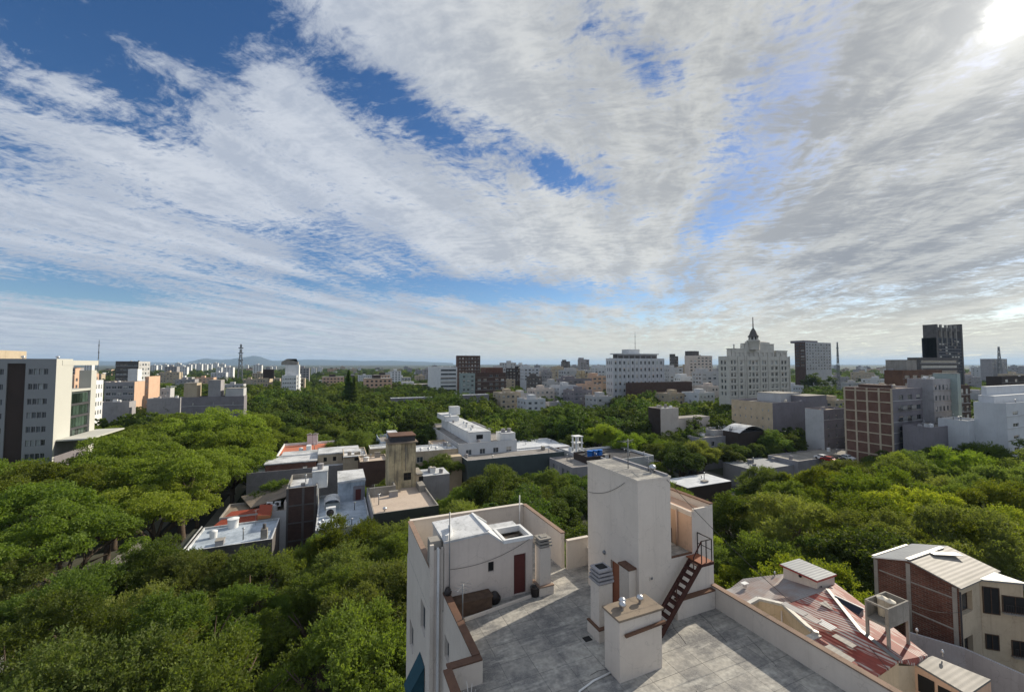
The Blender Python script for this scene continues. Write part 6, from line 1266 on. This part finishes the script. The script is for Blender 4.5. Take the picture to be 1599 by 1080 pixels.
# nearest (largest) stay individual trees; the far belt past 300 of them goes to the wood
TREES.sort(key=lambda t: proj(t[0], t[1], t[2])[2])
CON = [t for t in TREES if t[3] == 'conifer']; TREES = [t for t in TREES if t[3] != 'conifer']
IND = TREES[:285]+CON; FARL = TREES[285:]
for t in IND:
    px, py, dp = proj(t[0], t[1], t[2]); zn = zone(px, dp); rows.setdefault((t[3], zn), []).append((px, t))
ci = 0
for (kd, zn), L in rows.items():
    L.sort(key=lambda q: q[0])
    for i, (px, t) in enumerate(L):
        K = KIND[kd]; x, y, zt, _, s = t; ci += 1
        lab = '%s %s, %s%s' % (LAB[kd], zn[0], zn[1], '' if len(L) == 1 else ', %s from left' % ordw(i))
        r = thing({'conifer': 'conifer_tree'}.get(kd, kd+'_tree') if kd == 'conifer' else 'tree', lab, 'tree', (x, y, 0), 'trees of the streets and yards')
        r.rotation_euler[2] = rs.uniform(0, 6.28); r.scale = (s*rs.uniform(.92, 1.1), s*rs.uniform(.92, 1.1), s)
        a = bpy.data.objects.new('crown', K['m'][ci % len(K['m'])]); COL.objects.link(a); a.parent = r; a.location = (0, 0, K['Ht'] if kd != 'conifer' else 2.0)
        b_ = bpy.data.objects.new('trunk', K['t'][ci % len(K['t'])]); COL.objects.link(b_); b_.parent = r
print('TREES', len(TREES), 'individual', len(IND))
# far wood, one canopy of the same trees
def far_mesh(name, n_, R_, Hc, mats, lf):
    return crown('puf', R_, Hc, 20, 10, 26, mats, lf, .33)
pts = {0: [], 1: [], 2: []}
for t in FARL: pts[1 if t[3] == 'dense' else 0].append((t[0], t[1], t[2]))
for _ in range(5200):
    dp = 300*(1500/300)**rs.random()*1.0 if False else 300+1500*rs.random()**1.5; u = rs.uniform(-1.35, 1.35)*dp
    X = u*math.cos(YAW)+dp*math.sin(YAW); Y = -u*math.sin(YAW)+dp*math.cos(YAW); zt = rs.uniform(9, 14)*(1 if dp < 900 else 1.1)
    if ok_tree(X, Y, zt, 6): pts[rs.choice([0, 1, 1, 2])].append((X, Y, zt))
for k, mats in ((0, ['leaf_mid', 'leaf_dark']), (1, ['leaf_dark']), (2, ['leaf_light', 'leaf_dark'])):
    cm = far_mesh('wood_crown', 0, 6.5, 8.0, mats, .55); n_ = len(cm.vertices); co = np.empty(n_*3, np.float32); cm.vertices.foreach_get('co', co); co = co.reshape(-1, 3)
    P_ = np.array(pts[k]); print('far', k, len(P_))
    # split the far trees over one mesh of points carrying copies through geometry nodes
    me = bpy.data.meshes.new('far_wood'); me.vertices.add(len(P_)); q = P_.copy(); q[:, 2] = 3.0; me.vertices.foreach_set('co', q.astype(np.float32).ravel())
    at_ = me.attributes.new('size', 'FLOAT', 'POINT'); at_.data.foreach_set('value', ((P_[:, 2]-3)/8.2).astype(np.float32)); ro = me.attributes.new('turn', 'FLOAT', 'POINT'); ro.data.foreach_set('value', rng.uniform(0, 6.28, len(P_)).astype(np.float32))
    o = bpy.data.objects.new('far_wood', me); COL.objects.link(o)
    tag(o, ['mid green far trees reading as one wood towards the horizon', 'dark green far trees reading as one wood towards the horizon', 'light green far trees scattered in the wood towards the horizon'][k], 'wood', None, 'stuff')
    ng = bpy.data.node_groups.new('wood', 'GeometryNodeTree'); ng.interface.new_socket('Geometry', in_out='INPUT', socket_type='NodeSocketGeometry'); ng.interface.new_socket('Geometry', in_out='OUTPUT', socket_type='NodeSocketGeometry')
    gi = ng.nodes.new('NodeGroupInput'); go = ng.nodes.new('NodeGroupOutput'); ip = ng.nodes.new('GeometryNodeInstanceOnPoints')
    # the crown itself lives at the first far tree of this tone
    x_, y_, z_ = pts[k][0]; src = bpy.data.objects.new('crown', cm); root = thing('tree', ['mid green', 'dark green', 'light green'][k]+' tree at the near edge of the far wood', 'tree', (x_, y_, 0), 'trees of the streets and yards'); COL.objects.link(src); src.parent = root; src.location = (0, 0, 4)
    tr = bpy.data.objects.new('trunk', KIND['dense']['t'][0]); COL.objects.link(tr); tr.parent = root
    oi = ng.nodes.new('GeometryNodeObjectInfo'); oi.inputs['Object'].default_value = src; oi.transform_space = 'ORIGINAL'; oi.inputs['As Instance'].default_value = True
    na = ng.nodes.new('GeometryNodeInputNamedAttribute'); na.data_type = 'FLOAT'; na.inputs['Name'].default_value = 'size'; nb_ = ng.nodes.new('GeometryNodeInputNamedAttribute'); nb_.data_type = 'FLOAT'; nb_.inputs['Name'].default_value = 'turn'
    cx_ = ng.nodes.new('ShaderNodeCombineXYZ'); L_ = ng.links.new
    L_(gi.outputs[0], ip.inputs['Points']); L_(oi.outputs['Geometry'], ip.inputs['Instance']); L_(na.outputs[0], ip.inputs['Scale']); L_(nb_.outputs[0], cx_.inputs[2]); L_(cx_.outputs[0], ip.inputs['Rotation']); L_(ip.outputs[0], go.inputs[0])
    md = o.modifiers.new('trees', 'NODES'); md.node_group = ng

# ================================================================ the far city, hills, haze
SHD = []
def far_block(w_, d2, h, wall, top):
    b = MB(); n_ = max(3, int(w_/4)); m_ = max(2, int(h/3.2)); facade(b, 'S', 0, 0, w_, 0, h, grid(.5, w_-.5, 0, h-.4, n_, m_, .5, .45, .3), wall, .3, 'dark_concrete'); b.box(0, w_, .32, d2, 0, h, wall); b.mesh([(0, .31, 0), (w_, .31, 0), (w_, .31, h), (0, .31, h)], [(0, 1, 2, 3)], 'glass')
    r_ = MB(); r_.box(-.1, w_+.1, 0, d2+.1, h+.01, h+.5, 'roof_grit'); r_.box(w_*.3, w_*.6, d2*.3, d2*.7, h+.5, h+3.2, top); return b.data('wall'), r_.data('roof')
VAR = [(far_block(*a), a[3]) for a in ((26, 16, 16, 'pale_grey', 'white_paint'), (20, 14, 22, 'beige', 'beige'), (34, 18, 13, 'hotel_white', 'white_paint'), (16, 14, 27, 'grey_stucco', 'grey_stucco'), (24, 20, 18, 'peach', 'brown_dark'), (40, 22, 10, 'violet_grey', 'white_roof'), (14, 12, 30, 'white_paint', 'white_paint'), (30, 14, 14, 'brick_brown', 'grey_stucco'))]
cand = []
for px in range(236, 350, 9): 
    dp = rs.uniform(1300, 1900); cand.append((px+rs.uniform(-2, 2), dp, 6, None, 'tower'))
for i in range(420):
    px = rs.uniform(-40, 1640) if rs.random() < .45 else rs.choice([rs.uniform(760, 1130), rs.uniform(1230, 1640), rs.uniform(380, 760)]); dp = 380+1700*rs.random()**1.3; cand.append((px, dp, rs.randrange(8), None, 'block'))
fl = []
for px, dp, v, _, ty in cand:
    x, y = atd(px, dp); s = 1.; h = [16, 22, 13, 27, 18, 10, 30, 14][v]
    hmax = (EYE-dp*(3.0 if ty == 'block' else -1.5)/640)
    s = rs.uniform(.75, 1.15)
    if ty == 'tower': s = rs.uniform(.9, 1.25)*1.1
    if any(a-30 < x < b_+10 and c-25 < y < d+10 for a, b_, c, d in FOOT): continue
    if any((x-q[0])**2+(y-q[1])**2 < 27**2 for q in fl): continue
    fl.append((x, y, v, s, px, ty))
nmv = ['pale grey', 'beige', 'whitish', 'grey', 'orange brick', 'low violet-grey', 'slim white', 'brown brick']
for v in range(8):
    L = sorted([q for q in fl if q[2] == v], key=lambda q: q[4])
    for i, (x, y, v_, s, px, ty) in enumerate(L):
        r = thing('far_block', '%s block on the far city horizon, %s of its colour from the left' % (nmv[v], ordw(i)), 'building', (x, y, 0), 'blocks of the far city'); r.scale = (s, s, s)
        for nm_, me in zip(('wall', 'roof'), VAR[v][0]): c = bpy.data.objects.new(nm_, me); COL.objects.link(c); c.parent = r
print('far blocks', len(fl))
def ridge(name, prof, dist, depth, mat):
    """hills: profile of (px, py) carried on a line at a distance, falling away to both sides"""
    vs = []; fs = []; n_ = len(prof)
    for px, py in prof:
        x, y = atd(px, dist); zt = zpx(x, y, py) if py < 568 else 5
        u = Vector((x, y)).normalized(); 
        for k, (dd, hh) in enumerate(((-depth, -20), (-depth*.45, zt*.5), (0, zt), (depth, -20))): vs.append((x+u.x*dd, y+u.y*dd, hh))
    for i in range(n_-1):
        for k in range(3): a = i*4+k; fs.append((a, a+4, a+5, a+1))
    b = MB(); b.mesh(vs, fs, mat, True); return struct(b.build(name))
def wob(x0, x1, st, f, amp): 
    r = random.Random(x0); return [(x, f(x)+r.uniform(-amp, amp)) for x in range(x0, x1, st)]
stucco('hill_earth', (.055, .065, .06), (.035, .045, .04), .6)
zpx_lim = 400
ridge('hills', wob(255, 460, 7, lambda x: 567.5-7*math.exp(-((x-318)/22)**2)-10.5*math.exp(-((x-400)/26)**2)-6*math.exp(-((x-362)/30)**2), .6), 14000, 2500, 'hill_earth')
ridge('hills', wob(-60, 720, 12, lambda x: 567.-5.5*math.exp(-((x-480)/90)**2)-4*math.exp(-((x-120)/120)**2)-3.5*math.exp(-((x-620)/70)**2), .4), 17000, 2500, 'hill_earth')
# air
hz = MB(); hz.box(-24000, 40000, -400, 40000, -1.0, 330, 'cable'); 
m = bpy.data.materials.new('air'); m.use_nodes = True; t_ = m.node_tree; t_.nodes.clear(); pv = t_.nodes.new('ShaderNodeVolumePrincipled'); mo = t_.nodes.new('ShaderNodeOutputMaterial'); t_.links.new(pv.outputs[0], mo.inputs['Volume'])
pv.inputs['Color'].default_value = (.5, .72, 1.0, 1); pv.inputs['Density'].default_value = HAZE; pv.inputs['Anisotropy'].default_value = .1
MATS['air'] = m; o = hz.build('haze'); o.data.materials.clear(); o.data.materials.append(m); struct(o, 'stuff')
